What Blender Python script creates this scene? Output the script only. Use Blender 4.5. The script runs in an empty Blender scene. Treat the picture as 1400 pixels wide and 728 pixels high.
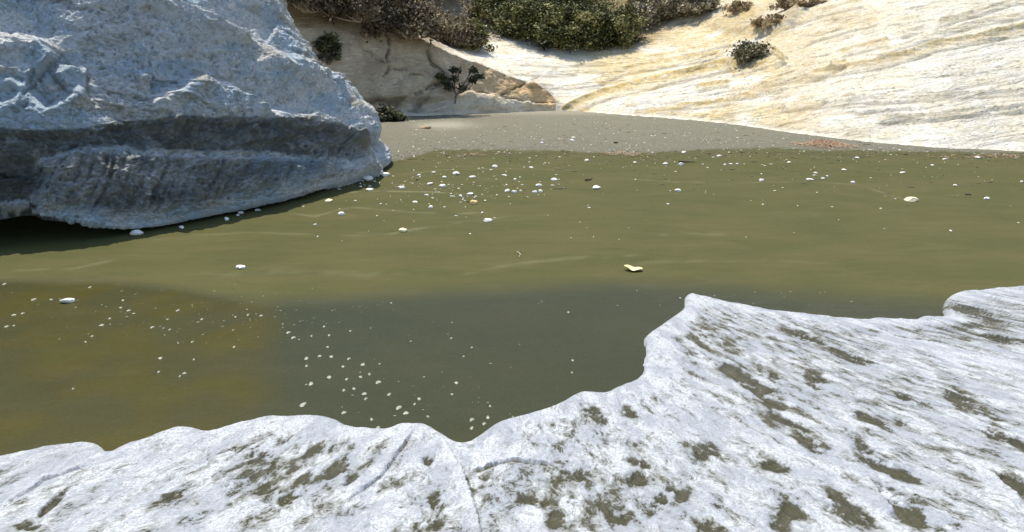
import bpy, math, random
import numpy as np
from mathutils import Vector, Matrix
R = math.radians
rnd = random.Random(7)
rng = np.random.default_rng(11)
scene = bpy.context.scene
COL = scene.collection

# ------------------------------------------------------------------ camera, sky, sun, exposure
CAM_H, PITCH, FPX = 2.3, R(15), 1000.0          # eye height above the wet sand, downward tilt, focal length (photo pixels)
cam_d = bpy.data.cameras.new('camera'); cam = bpy.data.objects.new('camera', cam_d); COL.objects.link(cam)
cam.location = (0, 0, CAM_H); cam.rotation_euler = (R(90) - PITCH, 0, 0)
cam_d.sensor_width = 36; cam_d.lens = 36 * FPX / 1400; cam_d.clip_start = .05; cam_d.clip_end = 6000
scene.camera = cam

SUN_EL = R(70)
sv = Vector((-.55, .83, 0)).normalized() * math.cos(SUN_EL); sv.z = math.sin(SUN_EL)
w = bpy.data.worlds.new('World'); scene.world = w; w.use_nodes = True
nt = w.node_tree; bg = nt.nodes['Background']
sky = nt.nodes.new('ShaderNodeTexSky'); sky.sky_type = 'NISHITA'; sky.sun_disc = False
sky.sun_elevation = SUN_EL; sky.sun_rotation = math.atan2(sv.x, sv.y)
nt.links.new(sky.outputs[0], bg.inputs[0]); bg.inputs[1].default_value = .15
sl = bpy.data.lights.new('sun', 'SUN'); sl.energy = 3.5; sl.angle = R(.5); sl.color = (1, .93, .80)
so = bpy.data.objects.new('sun', sl); COL.objects.link(so); so.rotation_euler = sv.to_track_quat('Z', 'Y').to_euler()
so.location = (-20, 12, 30)
scene.view_settings.view_transform = 'Standard'; scene.view_settings.look = 'None'
scene.view_settings.exposure = 0.85; scene.view_settings.gamma = 1.0

# ------------------------------------------------------------------ numeric helpers
PERM = rng.permutation(256); PERM = np.concatenate([PERM, PERM, PERM])
G3 = rng.normal(size=(256, 3)); G3 /= np.linalg.norm(G3, axis=1)[:, None]
def perlin(x, y, z):
    x, y, z = np.broadcast_arrays(np.asarray(x, float), np.asarray(y, float), np.asarray(z, float))
    xi = np.floor(x).astype(int); yi = np.floor(y).astype(int); zi = np.floor(z).astype(int)
    xf, yf, zf = x - xi, y - yi, z - zi
    u, v, s = [t * t * t * (t * (t * 6 - 15) + 10) for t in (xf, yf, zf)]
    X, Y, Z = xi & 255, yi & 255, zi & 255
    def g(i, j, k):
        h = PERM[(PERM[(PERM[(X + i) & 255] + Y + j) & 255] + Z + k) & 255]
        gr = G3[h]
        return gr[..., 0] * (xf - i) + gr[..., 1] * (yf - j) + gr[..., 2] * (zf - k)
    def l(a, b, t): return a + (b - a) * t
    r = l(l(l(g(0,0,0), g(1,0,0), u), l(g(0,1,0), g(1,1,0), u), v),
          l(l(g(0,0,1), g(1,0,1), u), l(g(0,1,1), g(1,1,1), u), v), s)
    return r * 1.5
def fbm(x, y, z=0., octs=4, gain=.5, ridged=False):
    a, t, f, tot = 1., 0., 1., 0.
    for i in range(octs):
        n = perlin(np.asarray(x) * f + 7.3 * i, np.asarray(y) * f + 3.1 * i, np.asarray(z) * f + 1.7 * i)
        if ridged: n = 1 - 2 * np.abs(n)
        t = t + a * n; tot += a; a *= gain; f *= 2.03
    return t / tot
def sstep(a, b, x):
    t = np.clip((np.asarray(x, float) - a) / (b - a), 0, 1); return t * t * (3 - 2 * t)
CP, SP = math.cos(PITCH), math.sin(PITCH)
def project(x, y, z):                       # world point -> position in the photograph
    dz = z - CAM_H; dep = CP * y - SP * dz; up = SP * y + CP * dz
    dep = np.where(dep > .2, dep, .2)
    return 700 + FPX * x / dep, 364 - FPX * up / dep, dep
def ray(px, py):
    q = (364 - py) / FPX
    return np.array([(px - 700) / FPX, CP + SP * q, -SP + CP * q])
PY = [-2000, -60, -10, 0, 3, 5, 6.5, 7.9, 10.5, 13, 15.4, 16.2, 18, 29, 60, 2000]
PZ = [-40, -4, -.9, -.35, -.13, -.05, 0, .045, .19, .38, .58, .63, .66, .72, .75, .8]
def sand_z(x, y):
    x = np.asarray(x, float); y = np.asarray(y, float)
    ys = y + .22 * np.sin(x * .55 + 1) + .1 * np.sin(x * 1.3)
    near = (np.abs(y - 12) < 30)
    z = (np.interp(ys - .35, PY, PZ) + np.interp(ys, PY, PZ) + np.interp(ys + .35, PY, PZ)) / 3
    return z + np.where(near, .02 * fbm(x * .5, y * .5, 3.3, 2) , 0)
def hit(px, py):                            # where a line of sight meets the beach
    d = ray(px, py); t = 3.
    for _ in range(60):
        p = d * t; z = float(sand_z(p[0], p[1])); t += ((CAM_H + d[2] * t) - z) / (-d[2] + .02) * .8
    p = d * t; return np.array([p[0], p[1], float(sand_z(p[0], p[1]))]), t
def smooth1(a, k):
    if k < 1: return a
    ker = np.hanning(2 * k + 3)[1:-1]; ker /= ker.sum()
    pad = np.concatenate([np.repeat(a[:1], k, 0), a, np.repeat(a[-1:], k, 0)])
    return np.apply_along_axis(lambda c: np.convolve(c, ker, 'valid'), 0, pad)
def polydist(X, Y, line, closed=False):     # distance, signed side (+ = above / left of travel), parameter along the line
    L = np.asarray(line, float); best = np.full(X.shape, 1e9); side = np.zeros(X.shape); par = np.zeros(X.shape)
    n = len(L) - 1
    for i in range(n):
        a, b = L[i], L[i + 1]; e = b - a; ll = max(e @ e, 1e-12)
        t = np.clip(((X - a[0]) * e[0] + (Y - a[1]) * e[1]) / ll, 0, 1)
        dx, dy = X - (a[0] + t * e[0]), Y - (a[1] + t * e[1]); d = np.hypot(dx, dy)
        cr = e[0] * dy - e[1] * dx
        m = d < best
        best = np.where(m, d, best); side = np.where(m, np.sign(cr), side); par = np.where(m, (i + t) / n, par)
    return best, side, par

# ------------------------------------------------------------------ object helpers
def tag(o, label=None, cat=None, group=None, kind=None):
    if label: o['label'] = label
    if cat: o['category'] = cat
    if group: o['group'] = group
    if kind: o['kind'] = kind
    return o
def mesh_np(name, V, F, mat=None, attrs=None, smooth=True):
    V = np.asarray(V, np.float32); F = np.asarray(F, np.int32); k = F.shape[1]
    me = bpy.data.meshes.new(name); me.vertices.add(len(V)); me.vertices.foreach_set('co', V.ravel())
    me.loops.add(F.size); me.loops.foreach_set('vertex_index', F.ravel())
    me.polygons.add(len(F)); me.polygons.foreach_set('loop_start', np.arange(0, F.size, k, dtype=np.int32))
    me.polygons.foreach_set('loop_total', np.full(len(F), k, np.int32))
    me.polygons.foreach_set('use_smooth', np.full(len(F), smooth, bool))
    for n, a in (attrs or {}).items():
        at = me.attributes.new(n, 'FLOAT', 'POINT'); at.data.foreach_set('value', np.asarray(a, np.float32).ravel())
    me.update(calc_edges=True); me.validate()
    if mat: me.materials.append(mat)
    return me
def link(name, me, parent=None, loc=None):
    o = bpy.data.objects.new(name, me); COL.objects.link(o)
    if parent: o.parent = parent
    if loc is not None: o.location = loc
    return o
def grid_faces(nu, nv, keep=None, flip=False):
    i = np.arange(nu - 1)[:, None]; j = np.arange(nv - 1)[None, :]
    a = i * nv + j; F = np.stack([a, a + nv, a + nv + 1, a + 1], -1)
    if flip: F = F[..., ::-1]
    F = F.reshape(-1, 4)
    return F if keep is None else F[keep.reshape(-1)]
def grid_normals(P):
    du = np.gradient(P, axis=0); dv = np.gradient(P, axis=1); n = np.cross(du, dv)
    return n / np.maximum(np.linalg.norm(n, axis=-1, keepdims=True), 1e-9)

# ------------------------------------------------------------------ material helpers
def new_mat(name):
    m = bpy.data.materials.new(name); m.use_nodes = True; t = m.node_tree
    return m, t, t.nodes['Principled BSDF']
class NB:
    def __init__(s, t): s.t = t
    def n(s, ty, **kw):
        o = s.t.nodes.new(ty)
        for k, v in kw.items():
            if k.startswith('i_'): o.inputs[k[2:].replace('_', ' ')].default_value = v
            else: setattr(o, k, v)
        return o
    def lk(s, a, b): s.t.links.new(a, b)
    def coord(s, scale=(1, 1, 1), rot=(0, 0, 0)):
        c = s.n('ShaderNodeNewGeometry'); m = s.n('ShaderNodeMapping'); m.inputs['Scale'].default_value = scale
        m.inputs['Rotation'].default_value = rot; s.lk(c.outputs['Position'], m.inputs[0]); return m.outputs[0]
    def noise(s, scale, det=5, rough=.55, vec=None, dist=0.):
        o = s.n('ShaderNodeTexNoise'); o.inputs['Scale'].default_value = scale; o.inputs['Detail'].default_value = det
        o.inputs['Roughness'].default_value = rough; o.inputs['Distortion'].default_value = dist
        s.lk(vec if vec is not None else s.coord(), o.inputs['Vector']); return o.outputs['Fac']
    def vor(s, scale, vec=None, feature='F1', rand=1):
        o = s.n('ShaderNodeTexVoronoi'); o.feature = feature; o.inputs['Scale'].default_value = scale
        o.inputs['Randomness'].default_value = rand
        s.lk(vec if vec is not None else s.coord(), o.inputs['Vector']); return o.outputs['Distance']
    def ramp(s, fac, a, b, lo=0., hi=1.):
        o = s.n('ShaderNodeMapRange'); o.interpolation_type = 'SMOOTHSTEP'; o.inputs['From Min'].default_value = a
        o.inputs['From Max'].default_value = b; o.inputs['To Min'].default_value = lo; o.inputs['To Max'].default_value = hi
        s.lk(fac, o.inputs['Value']); return o.outputs[0]
    def mix(s, fac, a, b):
        o = s.n('ShaderNodeMix', data_type='RGBA')
        if isinstance(fac, (int, float)): o.inputs[0].default_value = fac
        else: s.lk(fac, o.inputs[0])
        for k, v in ((6, a), (7, b)):
            if isinstance(v, tuple): o.inputs[k].default_value = (*v, 1)
            else: s.lk(v, o.inputs[k])
        return o.outputs[2]
    def math(s, op, a, b=0.):
        o = s.n('ShaderNodeMath', operation=op)
        for k, v in ((0, a), (1, b)):
            if isinstance(v, (int, float)): o.inputs[k].default_value = v
            else: s.lk(v, o.inputs[k])
        return o.outputs[0]
    def attr(s, name): return s.n('ShaderNodeAttribute', attribute_name=name).outputs['Fac']
    def bump(s, h, dist, strength=1., prev=None):
        o = s.n('ShaderNodeBump'); o.inputs['Distance'].default_value = dist; o.inputs['Strength'].default_value = strength
        s.lk(h, o.inputs['Height'])
        if prev is not None: s.lk(prev, o.inputs['Normal'])
        return o.outputs[0]

def chalk_mat():
    m, t, p = new_mat('white_chalk'); b = NB(t)
    c = b.mix(b.ramp(b.noise(1.6, 6, .6), .35, .7), (.95, .95, .93), (.86, .87, .84))
    c = b.mix(b.ramp(b.noise(5, 8, .7), .52, .68, 0, .8), c, (.52, .54, .52))
    c = b.mix(b.ramp(b.noise(.9, 6, .7, b.coord((1, 1, 2.6))), .50, .62, 0, .8), c, (.56, .52, .40))
    c = b.mix(b.ramp(b.noise(1.1, 6, .65, b.coord((1, 1, 1.8), (0, 0, 1))), .48, .60, 0, .85), c, (.58, .72, .80))
    c = b.mix(b.math('MULTIPLY', b.attr('stain_shade'), b.ramp(b.noise(4, 8, .7), .3, .6, .5, 1)), c, (.145, .150, .120))
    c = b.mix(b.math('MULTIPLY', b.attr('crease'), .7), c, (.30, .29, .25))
    wv = b.n('ShaderNodeVectorMath', operation='MULTIPLY_ADD'); wn = b.n('ShaderNodeTexNoise'); wn.inputs['Scale'].default_value = 3; wn.inputs['Detail'].default_value = 6
    b.lk(b.coord(), wn.inputs['Vector']); b.lk(wn.outputs['Color'], wv.inputs[0]); wv.inputs[1].default_value = (.7, .7, .7); b.lk(b.coord(), wv.inputs[2])
    crack = b.vor(3.2, wv.outputs[0], 'DISTANCE_TO_EDGE'); crack2 = b.vor(9, wv.outputs[0], 'DISTANCE_TO_EDGE')
    c = b.mix(b.ramp(crack, 0, .03, .5, 0), c, (.25, .24, .21)); c = b.mix(b.ramp(crack2, 0, .05, .25, 0), c, (.3, .3, .28))
    pit = b.noise(24, 6, .75, wv.outputs[0]); c = b.mix(b.ramp(pit, .58, .70, 0, .6), c, (.33, .33, .30))
    b.lk(c, p.inputs['Base Color']); p.inputs['Roughness'].default_value = .88; p.inputs['Specular IOR Level'].default_value = .25
    n = b.bump(b.noise(7, 10, .72, None, .6), .28, 1.)
    n = b.bump(b.noise(30, 7, .75, b.coord((1, 1, 1.5)), .8), .04, 1., n)
    b.lk(n, p.inputs['Normal']); return m
def cliff_mat():
    m, t, p = new_mat('layered_limestone'); b = NB(t)
    c = b.mix(b.ramp(b.noise(1.5, 6, .65), .35, .7), (.95, .91, .80), (.87, .79, .60))
    c = b.mix(b.ramp(b.noise(9, 8, .72, b.coord((1, 1, 2.5))), .52, .72, 0, .45), c, (.58, .54, .44))
    och = b.mix(b.noise(6, 5, .6), (.62, .42, .12), (.74, .58, .24))
    c = b.mix(b.math('MULTIPLY', b.attr('ochre'), b.ramp(b.noise(5, 7, .7), .32, .56, .25, 1)), c, och)
    cv = b.n('ShaderNodeCombineXYZ'); b.lk(b.attr('bed'), cv.inputs[0]); b.lk(b.math('MULTIPLY', b.attr('along'), .09), cv.inputs[1])
    l1 = b.noise(9, 6, .7, cv.outputs[0]); l2 = b.noise(30, 5, .7, cv.outputs[0])
    c = b.mix(b.ramp(l1, .55, .66, 0, .8), c, (.58, .47, .26)); c = b.mix(b.ramp(l2, .58, .66, 0, .85), c, (.30, .25, .17))
    wv = b.n('ShaderNodeVectorMath', operation='MULTIPLY_ADD'); wq = b.n('ShaderNodeTexNoise'); wq.inputs['Scale'].default_value = 2; wq.inputs['Detail'].default_value = 6
    b.lk(b.coord(), wq.inputs['Vector']); b.lk(wq.outputs['Color'], wv.inputs[0]); wv.inputs[1].default_value = (.8, .8, .8); b.lk(b.coord((1, 1, 1.6)), wv.inputs[2])
    c = b.mix(b.ramp(b.vor(1.7, wv.outputs[0], 'DISTANCE_TO_EDGE'), 0, .022, .55, 0), c, (.30, .26, .19))
    tan = b.mix(b.ramp(b.noise(1.3, 7, .65), .35, .65), (.80, .68, .49), (.56, .45, .31))
    tan = b.mix(b.attr('gold'), tan, b.mix(b.noise(2.5, 5), (.88, .60, .28), (.78, .58, .34)))
    c = b.mix(b.attr('tan'), c, tan)
    c = b.mix(b.attr('earth'), c, b.mix(b.noise(3, 5), (.13, .085, .04), (.32, .20, .08)))
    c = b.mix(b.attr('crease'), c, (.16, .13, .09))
    b.lk(c, p.inputs['Base Color']); p.inputs['Roughness'].default_value = .9; p.inputs['Specular IOR Level'].default_value = .2
    n = b.bump(b.noise(3.5, 8, .7, b.coord((1, 1, 3))), .12, .7)
    n = b.bump(l1, .25, .8, n); n = b.bump(l2, .10, .9, n)
    n = b.bump(b.noise(16, 8, .75), .045, .75, n)
    b.lk(n, p.inputs['Normal']); return m
def sand_mat():
    m, t, p = new_mat('beach_sand'); b = NB(t)
    grain = b.noise(420, 2, .6); g2 = b.noise(60, 4, .7); broad = b.noise(.8, 5, .55, b.coord((1, 1.8, 1)))
    damp = b.mix(b.ramp(broad, .35, .65), (.076, .079, .024), (.094, .089, .030))
    damp = b.mix(b.ramp(g2, .45, .75, 0, .35), damp, (.125, .115, .05))
    damp = b.mix(b.ramp(b.noise(2.2, 4, .6, b.coord((.6, 2.4, 1))), .5, .7, 0, .3), damp, (.062, .073, .023))
    dry = b.mix(b.ramp(g2, .35, .7), (.24, .23, .165), (.33, .31, .23))
    dry = b.mix(b.ramp(b.noise(16, 7, .85), .49, .62, 0, .75), dry, (.10, .095, .06))
    dry = b.mix(b.attr('pale'), dry, (.62, .57, .44))
    wet = b.mix(b.ramp(b.noise(.7, 4, .5), .35, .65), (.031, .037, .014), (.038, .041, .015))
    wet = b.mix(b.attr('brown'), wet, b.mix(b.noise(1.6, 3), (.068, .050, .003), (.046, .048, .004)))
    c = b.mix(b.attr('dry'), damp, dry); c = b.mix(b.attr('wet'), c, wet)
    c = b.mix(b.attr('line'), c, (.27, .25, .15))
    c = b.mix(b.attr('dark'), c, (.085, .075, .035))
    c = b.mix(b.ramp(grain, .60, .75, 0, .28), c, (.30, .28, .18))
    c = b.mix(b.ramp(grain, .40, .25, 0, .35), c, (.03, .03, .02))
    sp = b.noise(130, 4, .8); c = b.mix(b.ramp(sp, .52, .70, 0, .30), c, (.26, .24, .15)); c = b.mix(b.ramp(sp, .46, .32, 0, .35), c, (.02, .02, .01))
    rp = b.noise(3.2, 6, .65, b.coord((.35, 1.3, 1), (0, 0, .08)), .8); dk = b.math('SUBTRACT', 1., b.math('MULTIPLY', b.attr('wet'), .8)); c = b.mix(b.math('MULTIPLY', dk, b.ramp(rp, .50, .72, 0, .12)), c, (.19, .175, .09)); c = b.mix(b.math('MULTIPLY', dk, b.ramp(rp, .48, .30, 0, .14)), c, (.03, .035, .01))
    c = b.mix(.24, c, (0, 0, 0)); b.lk(c, p.inputs['Base Color'])
    r = b.math('SUBTRACT', .88, b.math('MULTIPLY', b.attr('wet'), b.ramp(b.noise(3, 3), .3, .7, .40, .48)))
    b.lk(r, p.inputs['Roughness']); p.inputs['Specular IOR Level'].default_value = .10
    dryk = b.math('ADD', .25, b.math('MULTIPLY', b.attr('dry'), 2.2))
    n = b.n('ShaderNodeBump'); n.inputs['Distance'].default_value = .012; b.lk(b.noise(90, 5, .75), n.inputs['Height']); b.lk(dryk, n.inputs['Strength'])
    n2 = b.n('ShaderNodeBump'); n2.inputs['Distance'].default_value = .05; b.lk(b.noise(6, 5, .6, b.coord((.8, 1.6, 1))), n2.inputs['Height'])
    b.lk(b.math('MULTIPLY', dryk, .35), n2.inputs['Strength']); b.lk(n.outputs[0], n2.inputs['Normal'])
    b.lk(n2.outputs[0], p.inputs['Normal']); return m
def foam_mat():
    m, t, p = new_mat('sea_foam'); b = NB(t)
    thin = b.attr('thin')
    cv = b.n('ShaderNodeCombineXYZ'); b.lk(b.attr('flow_across'), cv.inputs[0]); b.lk(b.attr('flow_along'), cv.inputs[1]); flow = cv.outputs[0]
    wn = b.n('ShaderNodeTexNoise'); wn.inputs['Scale'].default_value = 7; wn.inputs['Detail'].default_value = 4; b.lk(flow, wn.inputs['Vector'])
    wv = b.n('ShaderNodeVectorMath', operation='MULTIPLY_ADD'); b.lk(wn.outputs['Color'], wv.inputs[0]); wv.inputs[1].default_value = (.16, .16, 0); b.lk(flow, wv.inputs[2])
    wf = wv.outputs[0]
    mp = b.n('ShaderNodeMapping'); mp.inputs['Scale'].default_value = (1.7, .8, 1); b.lk(wf, mp.inputs[0]); fv = mp.outputs[0]
    e1 = b.vor(13, fv, 'DISTANCE_TO_EDGE'); e2 = b.vor(38, fv, 'DISTANCE_TO_EDGE'); v3 = b.vor(110, wf)
    streak = b.noise(5, 8, .72, fv); fine = b.noise(60, 5, .8, wf)
    # open water shows between the bridges where the foam is thin
    k = b.math('ADD', b.math('MULTIPLY', thin, 1.25), b.math('MULTIPLY', b.math('SUBTRACT', streak, .5), 2.6))
    k = b.math('ADD', k, b.math('MULTIPLY', b.math('SUBTRACT', e1, .16), .8)); k = b.math('ADD', k, b.math('MULTIPLY', b.math('SUBTRACT', e2, .16), .8))
    k = b.math('ADD', k, b.math('MULTIPLY', b.math('SUBTRACT', fine, .5), .9))
    open_ = b.ramp(k, .36, .80); film = b.ramp(k, -.15, .5)
    base = b.mix(film, (.70, .72, .75), (.22, .225, .19))
    base = b.mix(b.ramp(b.noise(2.6, 6, .65, fv), .42, .60, 0, .75), base, (.33, .36, .41))
    d4 = b.noise(95, 3, .7, b.coord()); base = b.mix(b.ramp(d4, .50, .60, 0, .6), base, (.24, .255, .26))
    base = b.mix(b.ramp(v3, .05, .40, .75, 0), base, (.26, .27, .29))
    base = b.mix(b.ramp(fine, .47, .62, 0, .75), base, (.28, .30, .31))
    base = b.mix(b.math('MULTIPLY', b.ramp(thin, -.06, -.22), .85), base, (.90, .92, .95))
    c = b.mix(open_, base, b.mix(b.noise(9, 4, .6, wf), (.045, .044, .017), (.10, .092, .045)))
    c = b.mix(.25, c, (0, 0, 0)); b.lk(c, p.inputs['Base Color']); p.inputs['Specular IOR Level'].default_value = .35
    b.lk(b.ramp(open_, 0, 1, .5, .12), p.inputs['Roughness'])
    n = b.bump(b.math('MULTIPLY', fine, 1.), .010, .8); n = b.bump(b.math('SUBTRACT', 1., film), .012, .7, n); n = b.bump(streak, .05, .7, n)
    b.lk(n, p.inputs['Normal']); return m
def water_mat():
    m, t, p = new_mat('murky_sea_water'); b = NB(t)
    c = b.mix(b.noise(6, 4, .6), (.036, .035, .013), (.055, .050, .022))
    b.lk(c, p.inputs['Base Color']); p.inputs['Roughness'].default_value = .12; p.inputs['IOR'].default_value = 1.33
    n = b.bump(b.noise(14, 5, .65, b.coord((1.6, .7, 1))), .04, .8); b.lk(n, p.inputs['Normal']); return m
def stone_mat(name, a, c2, rough=.8):
    m, t, p = new_mat(name); b = NB(t)
    c = b.mix(b.ramp(b.noise(40, 5, .65), .35, .65), a, c2)
    b.lk(c, p.inputs['Base Color']); p.inputs['Roughness'].default_value = rough
    b.lk(b.bump(b.noise(60, 5, .7), .01, .7), p.inputs['Normal']); return m
def leaf_mat(name, c0, c1, c2):
    m, t, p = new_mat(name); b = NB(t); a = b.attr('tint')
    c = b.mix(b.ramp(a, 0, .5), c0, c1); c = b.mix(b.ramp(a, .5, 1), c, c2)
    b.lk(c, p.inputs['Base Color']); p.inputs['Roughness'].default_value = .65; p.inputs['Specular IOR Level'].default_value = .3
    return m
CHALK = chalk_mat(); CLIFF = cliff_mat(); SAND = sand_mat(); FOAM = foam_mat(); WATER = water_mat()
ST_WHITE = stone_mat('white_stone', (.82, .80, .74), (.62, .58, .50))
ST_GREY = stone_mat('grey_white_stone', (.60, .60, .58), (.42, .41, .38))
ST_YEL = stone_mat('yellowish_stone', (.78, .62, .28), (.84, .78, .60))
ST_ORG = stone_mat('orange_stone', (.72, .42, .13), (.80, .58, .28))
ST_DARK = stone_mat('dark_debris', (.05, .04, .025), (.12, .09, .05))
ST_BROWN = stone_mat('brown_stone', (.24, .16, .08), (.35, .26, .15))
FLECK = stone_mat('foam_fleck', (.30, .31, .24), (.20, .21, .15), .4)
BARK = stone_mat('grey_bark', (.20, .16, .12), (.11, .085, .06))
PALEBARK = stone_mat('pale_dry_twig', (.50, .42, .32), (.34, .26, .18))
WEED = stone_mat('red_brown_weed', (.34, .20, .11), (.62, .46, .30))
LEAF_G = leaf_mat('green_leaves', (.02, .024, .008), (.12, .12, .032), (.36, .33, .13))
LEAF_T = leaf_mat('dry_golden_tuft', (.14, .09, .04), (.36, .26, .13), (.58, .47, .28))
LEAF_M = leaf_mat('grey_brown_green_leaves', (.05, .042, .02), (.17, .15, .07), (.42, .37, .22))
LEAF_D = leaf_mat('dark_leaves', (.015, .018, .008), (.05, .055, .022), (.13, .13, .055))
LEAF_B = leaf_mat('dry_brown_leaves', (.030, .020, .010), (.13, .095, .050), (.36, .29, .17))
LEAF_GR = leaf_mat('grey_green_leaves', (.10, .08, .045), (.27, .23, .14), (.50, .43, .30))

# ------------------------------------------------------------------ SAND
def axis(segs):
    out = []
    for a, b2, n in segs: out.append(np.linspace(a, b2, n, endpoint=False))
    return np.concatenate(out + [np.array([segs[-1][1]])])
xs = axis([(-2000, -200, 4), (-200, -30, 6), (-30, -8, 40), (-8, 10, 300), (10, 30, 60), (30, 200, 6), (200, 2000, 4)])
ys = axis([(-2000, -100, 4), (-100, -5, 14), (-5, 2, 10), (2, 9, 190), (9, 18, 210), (18, 34, 110), (34, 80, 8), (80, 2000, 6)])
X, Y = np.meshgrid(xs, ys, indexing='ij'); Z = sand_z(X, Y)
PX, PYv, DEP = project(X, Y, Z); front = (CP * Y - SP * (Z - CAM_H)) > 1
wob = 6 * fbm(X * .9, Y * .9, 5, 4)
wetline = np.interp(PX, [-400, 0, 150, 250, 350, 500, 650, 850, 1000, 1150, 1300, 1500, 2000], [382, 384, 384, 394, 412, 403, 396, 385, 392, 404, 414, 404, 396])
soft = np.interp(PX, [0, 300, 400, 1400], [14, 18, 34, 44])
wet = sstep(-.5, .5, (PYv + wob * .5 - wetline) / soft)
dryline = np.interp(PX, [-300, 300, 500, 540, 600, 680, 760, 860, 960, 1060, 1160, 1400, 1800], [215, 215, 233, 218, 206, 204, 206, 211, 204, 203, 206, 209, 215])
dry = sstep(1.2, -1.2, PYv + wob * .6 + 4 * fbm(X * 6, Y * 6, 3, 3) - dryline)
brown = sstep(400, 330, PX + 30 * fbm(X, Y, 9, 3)) * sstep(-.2, .2, (PYv - wetline) / 60) * (.45 + .55 * sstep(-.2, .25, fbm(X * 1.1, Y * 1.1, 2, 3)))
brown = np.maximum(brown, .35 * sstep(560, 620, PYv + wob))
pale = .55 * np.exp(-(((PX - 608 + 14 * fbm(X, Y, 1, 4)) / 40) ** 2 + ((PYv - 171 + wob * .4) / 5.5) ** 2) ** 1.5) + .3 * np.exp(-((PX - 760) / 200) ** 2) * sstep(160, 154, PYv)
line = np.zeros_like(X); dark = np.zeros_like(X)
SW = [([(470, 264), (520, 262), (580, 263), (640, 267)], .9, .8), ([(380, 290), (430, 297), (480, 284), (540, 289), (600, 293), (680, 291)], 1.2, .5),
      ([(480, 317), (530, 322), (580, 312), (640, 303), (700, 296), (760, 294)], 1.6, .42), ([(200, 330), (260, 322), (350, 318), (450, 322), (520, 324)], 1.6, .25),
      ([(0, 372), (100, 368), (160, 355)], 2, .3), ([(620, 378), (700, 362), (800, 352), (900, 350)], 3, .3), ([(900, 322), (930, 318), (1000, 322)], 2.5, .25),
      ([(830, 243), (920, 249), (1000, 251), (1100, 248), (1200, 256)], 1.1, .3), ([(1160, 250), (1200, 262), (1240, 274)], 1.2, .4), ([(600, 372), (500, 376), (380, 372), (250, 378)], 3, .25),
      ([(850, 360), (950, 358), (1050, 357), (1150, 362)], 2.5, .2), ([(540, 240), (600, 233), (700, 231), (800, 233)], 1, .25)]
for pts, wd, am in SW:
    m = front & (PYv > 150) & (PYv < 460)
    d, s_, pr = polydist(PX[m], PYv[m] + .25 * wob[m], pts)
    ends = sstep(0, .12, pr) * sstep(1, .88, pr)
    g = np.exp(-(d / wd) ** 2) * am * ends * .75 * sstep(-.35, .25, fbm(X[m] * 2.5, Y[m] * 2.5, 2, 3)); line[m] = np.maximum(line[m], g)
    Z[m] += .010 * g + .006 * np.exp(-(d / 9) ** 2) * ends * (s_ > 0)
nz = fbm(X * 3, Y * 7, 1, 5)
dband = np.exp(-((PYv - dryline - 5) / 6.) ** 2) * sstep(-.05, .25, nz)
dark = np.clip(.85 * dband + .45 * sstep(.12, .4, fbm(X * 2.2, Y * 6, 8, 5)) * sstep(262, 240, PYv) * (1 - dry), 0, 1) * front
# relief: footprints-free dry sand is rough, the swash slope smooth
Z += dry * front * (.032 * fbm(X * 3.3, Y * 3.3, 4, 5, .65)) + (1 - dry) * front * .006 * fbm(X * 1.2, Y * 2.5, 6, 3)
Z += -.02 * dband * front
for a in (wet, dry, brown, pale, line, dark): a[~front] = 0
wet[~front] = 1
dry = np.where(Y > 60, 1, dry)
dry = np.clip(dry, 0, 1)
me = mesh_np('sand', np.stack([X, Y, Z], -1).reshape(-1, 3), grid_faces(len(xs), len(ys)), SAND,
             dict(wet=wet, dry=dry, brown=brown, pale=np.clip(pale, 0, 1) * dry, line=line, dark=dark))
tag(link('sand', me), kind='structure', label='olive damp beach sand, grey and dry towards the cliffs')
def sand_final(x, y):
    i = int(np.clip(np.searchsorted(xs, x) - 1, 0, len(xs) - 2)); j = int(np.clip(np.searchsorted(ys, y) - 1, 0, len(ys) - 2))
    u = (x - xs[i]) / (xs[i + 1] - xs[i]); v = (y - ys[j]) / (ys[j + 1] - ys[j])
    return float((Z[i, j] * (1 - u) + Z[i + 1, j] * u) * (1 - v) + (Z[i, j + 1] * (1 - u) + Z[i + 1, j + 1] * u) * v)

# ------------------------------------------------------------------ stroke tool for rock relief
def stroke(px, py, line, up, down, ragged=None):
    """1 on the line, falling off over `up` above it and `down` below it (photo pixels)"""
    q, s, pr = polydist(px, py, line)
    s = -s                                   # photo rows grow downward and lines run left to right: + is above
    if ragged is not None: q = np.abs(q * s + ragged); s = np.sign(q * s + 0.0) if False else s
    wdt = np.where(s > 0, up, down)
    return np.exp(-(q / wdt) ** 2) * sstep(0, .05, pr + .02) * sstep(1, .95, pr - .02)

def crest(px, py, line, up, down):
    """a sharp-edged shelf: a ramp above the line, an abrupt drop below it"""
    q, s, pr = polydist(px, py, line); s = -s
    v = np.where(s > 0, np.clip(1 - q / up, 0, 1) ** 1.3, np.exp(-q / (down * .45)))
    return v * sstep(0, .06, pr + .01) * sstep(1, .94, pr - .01)
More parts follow.
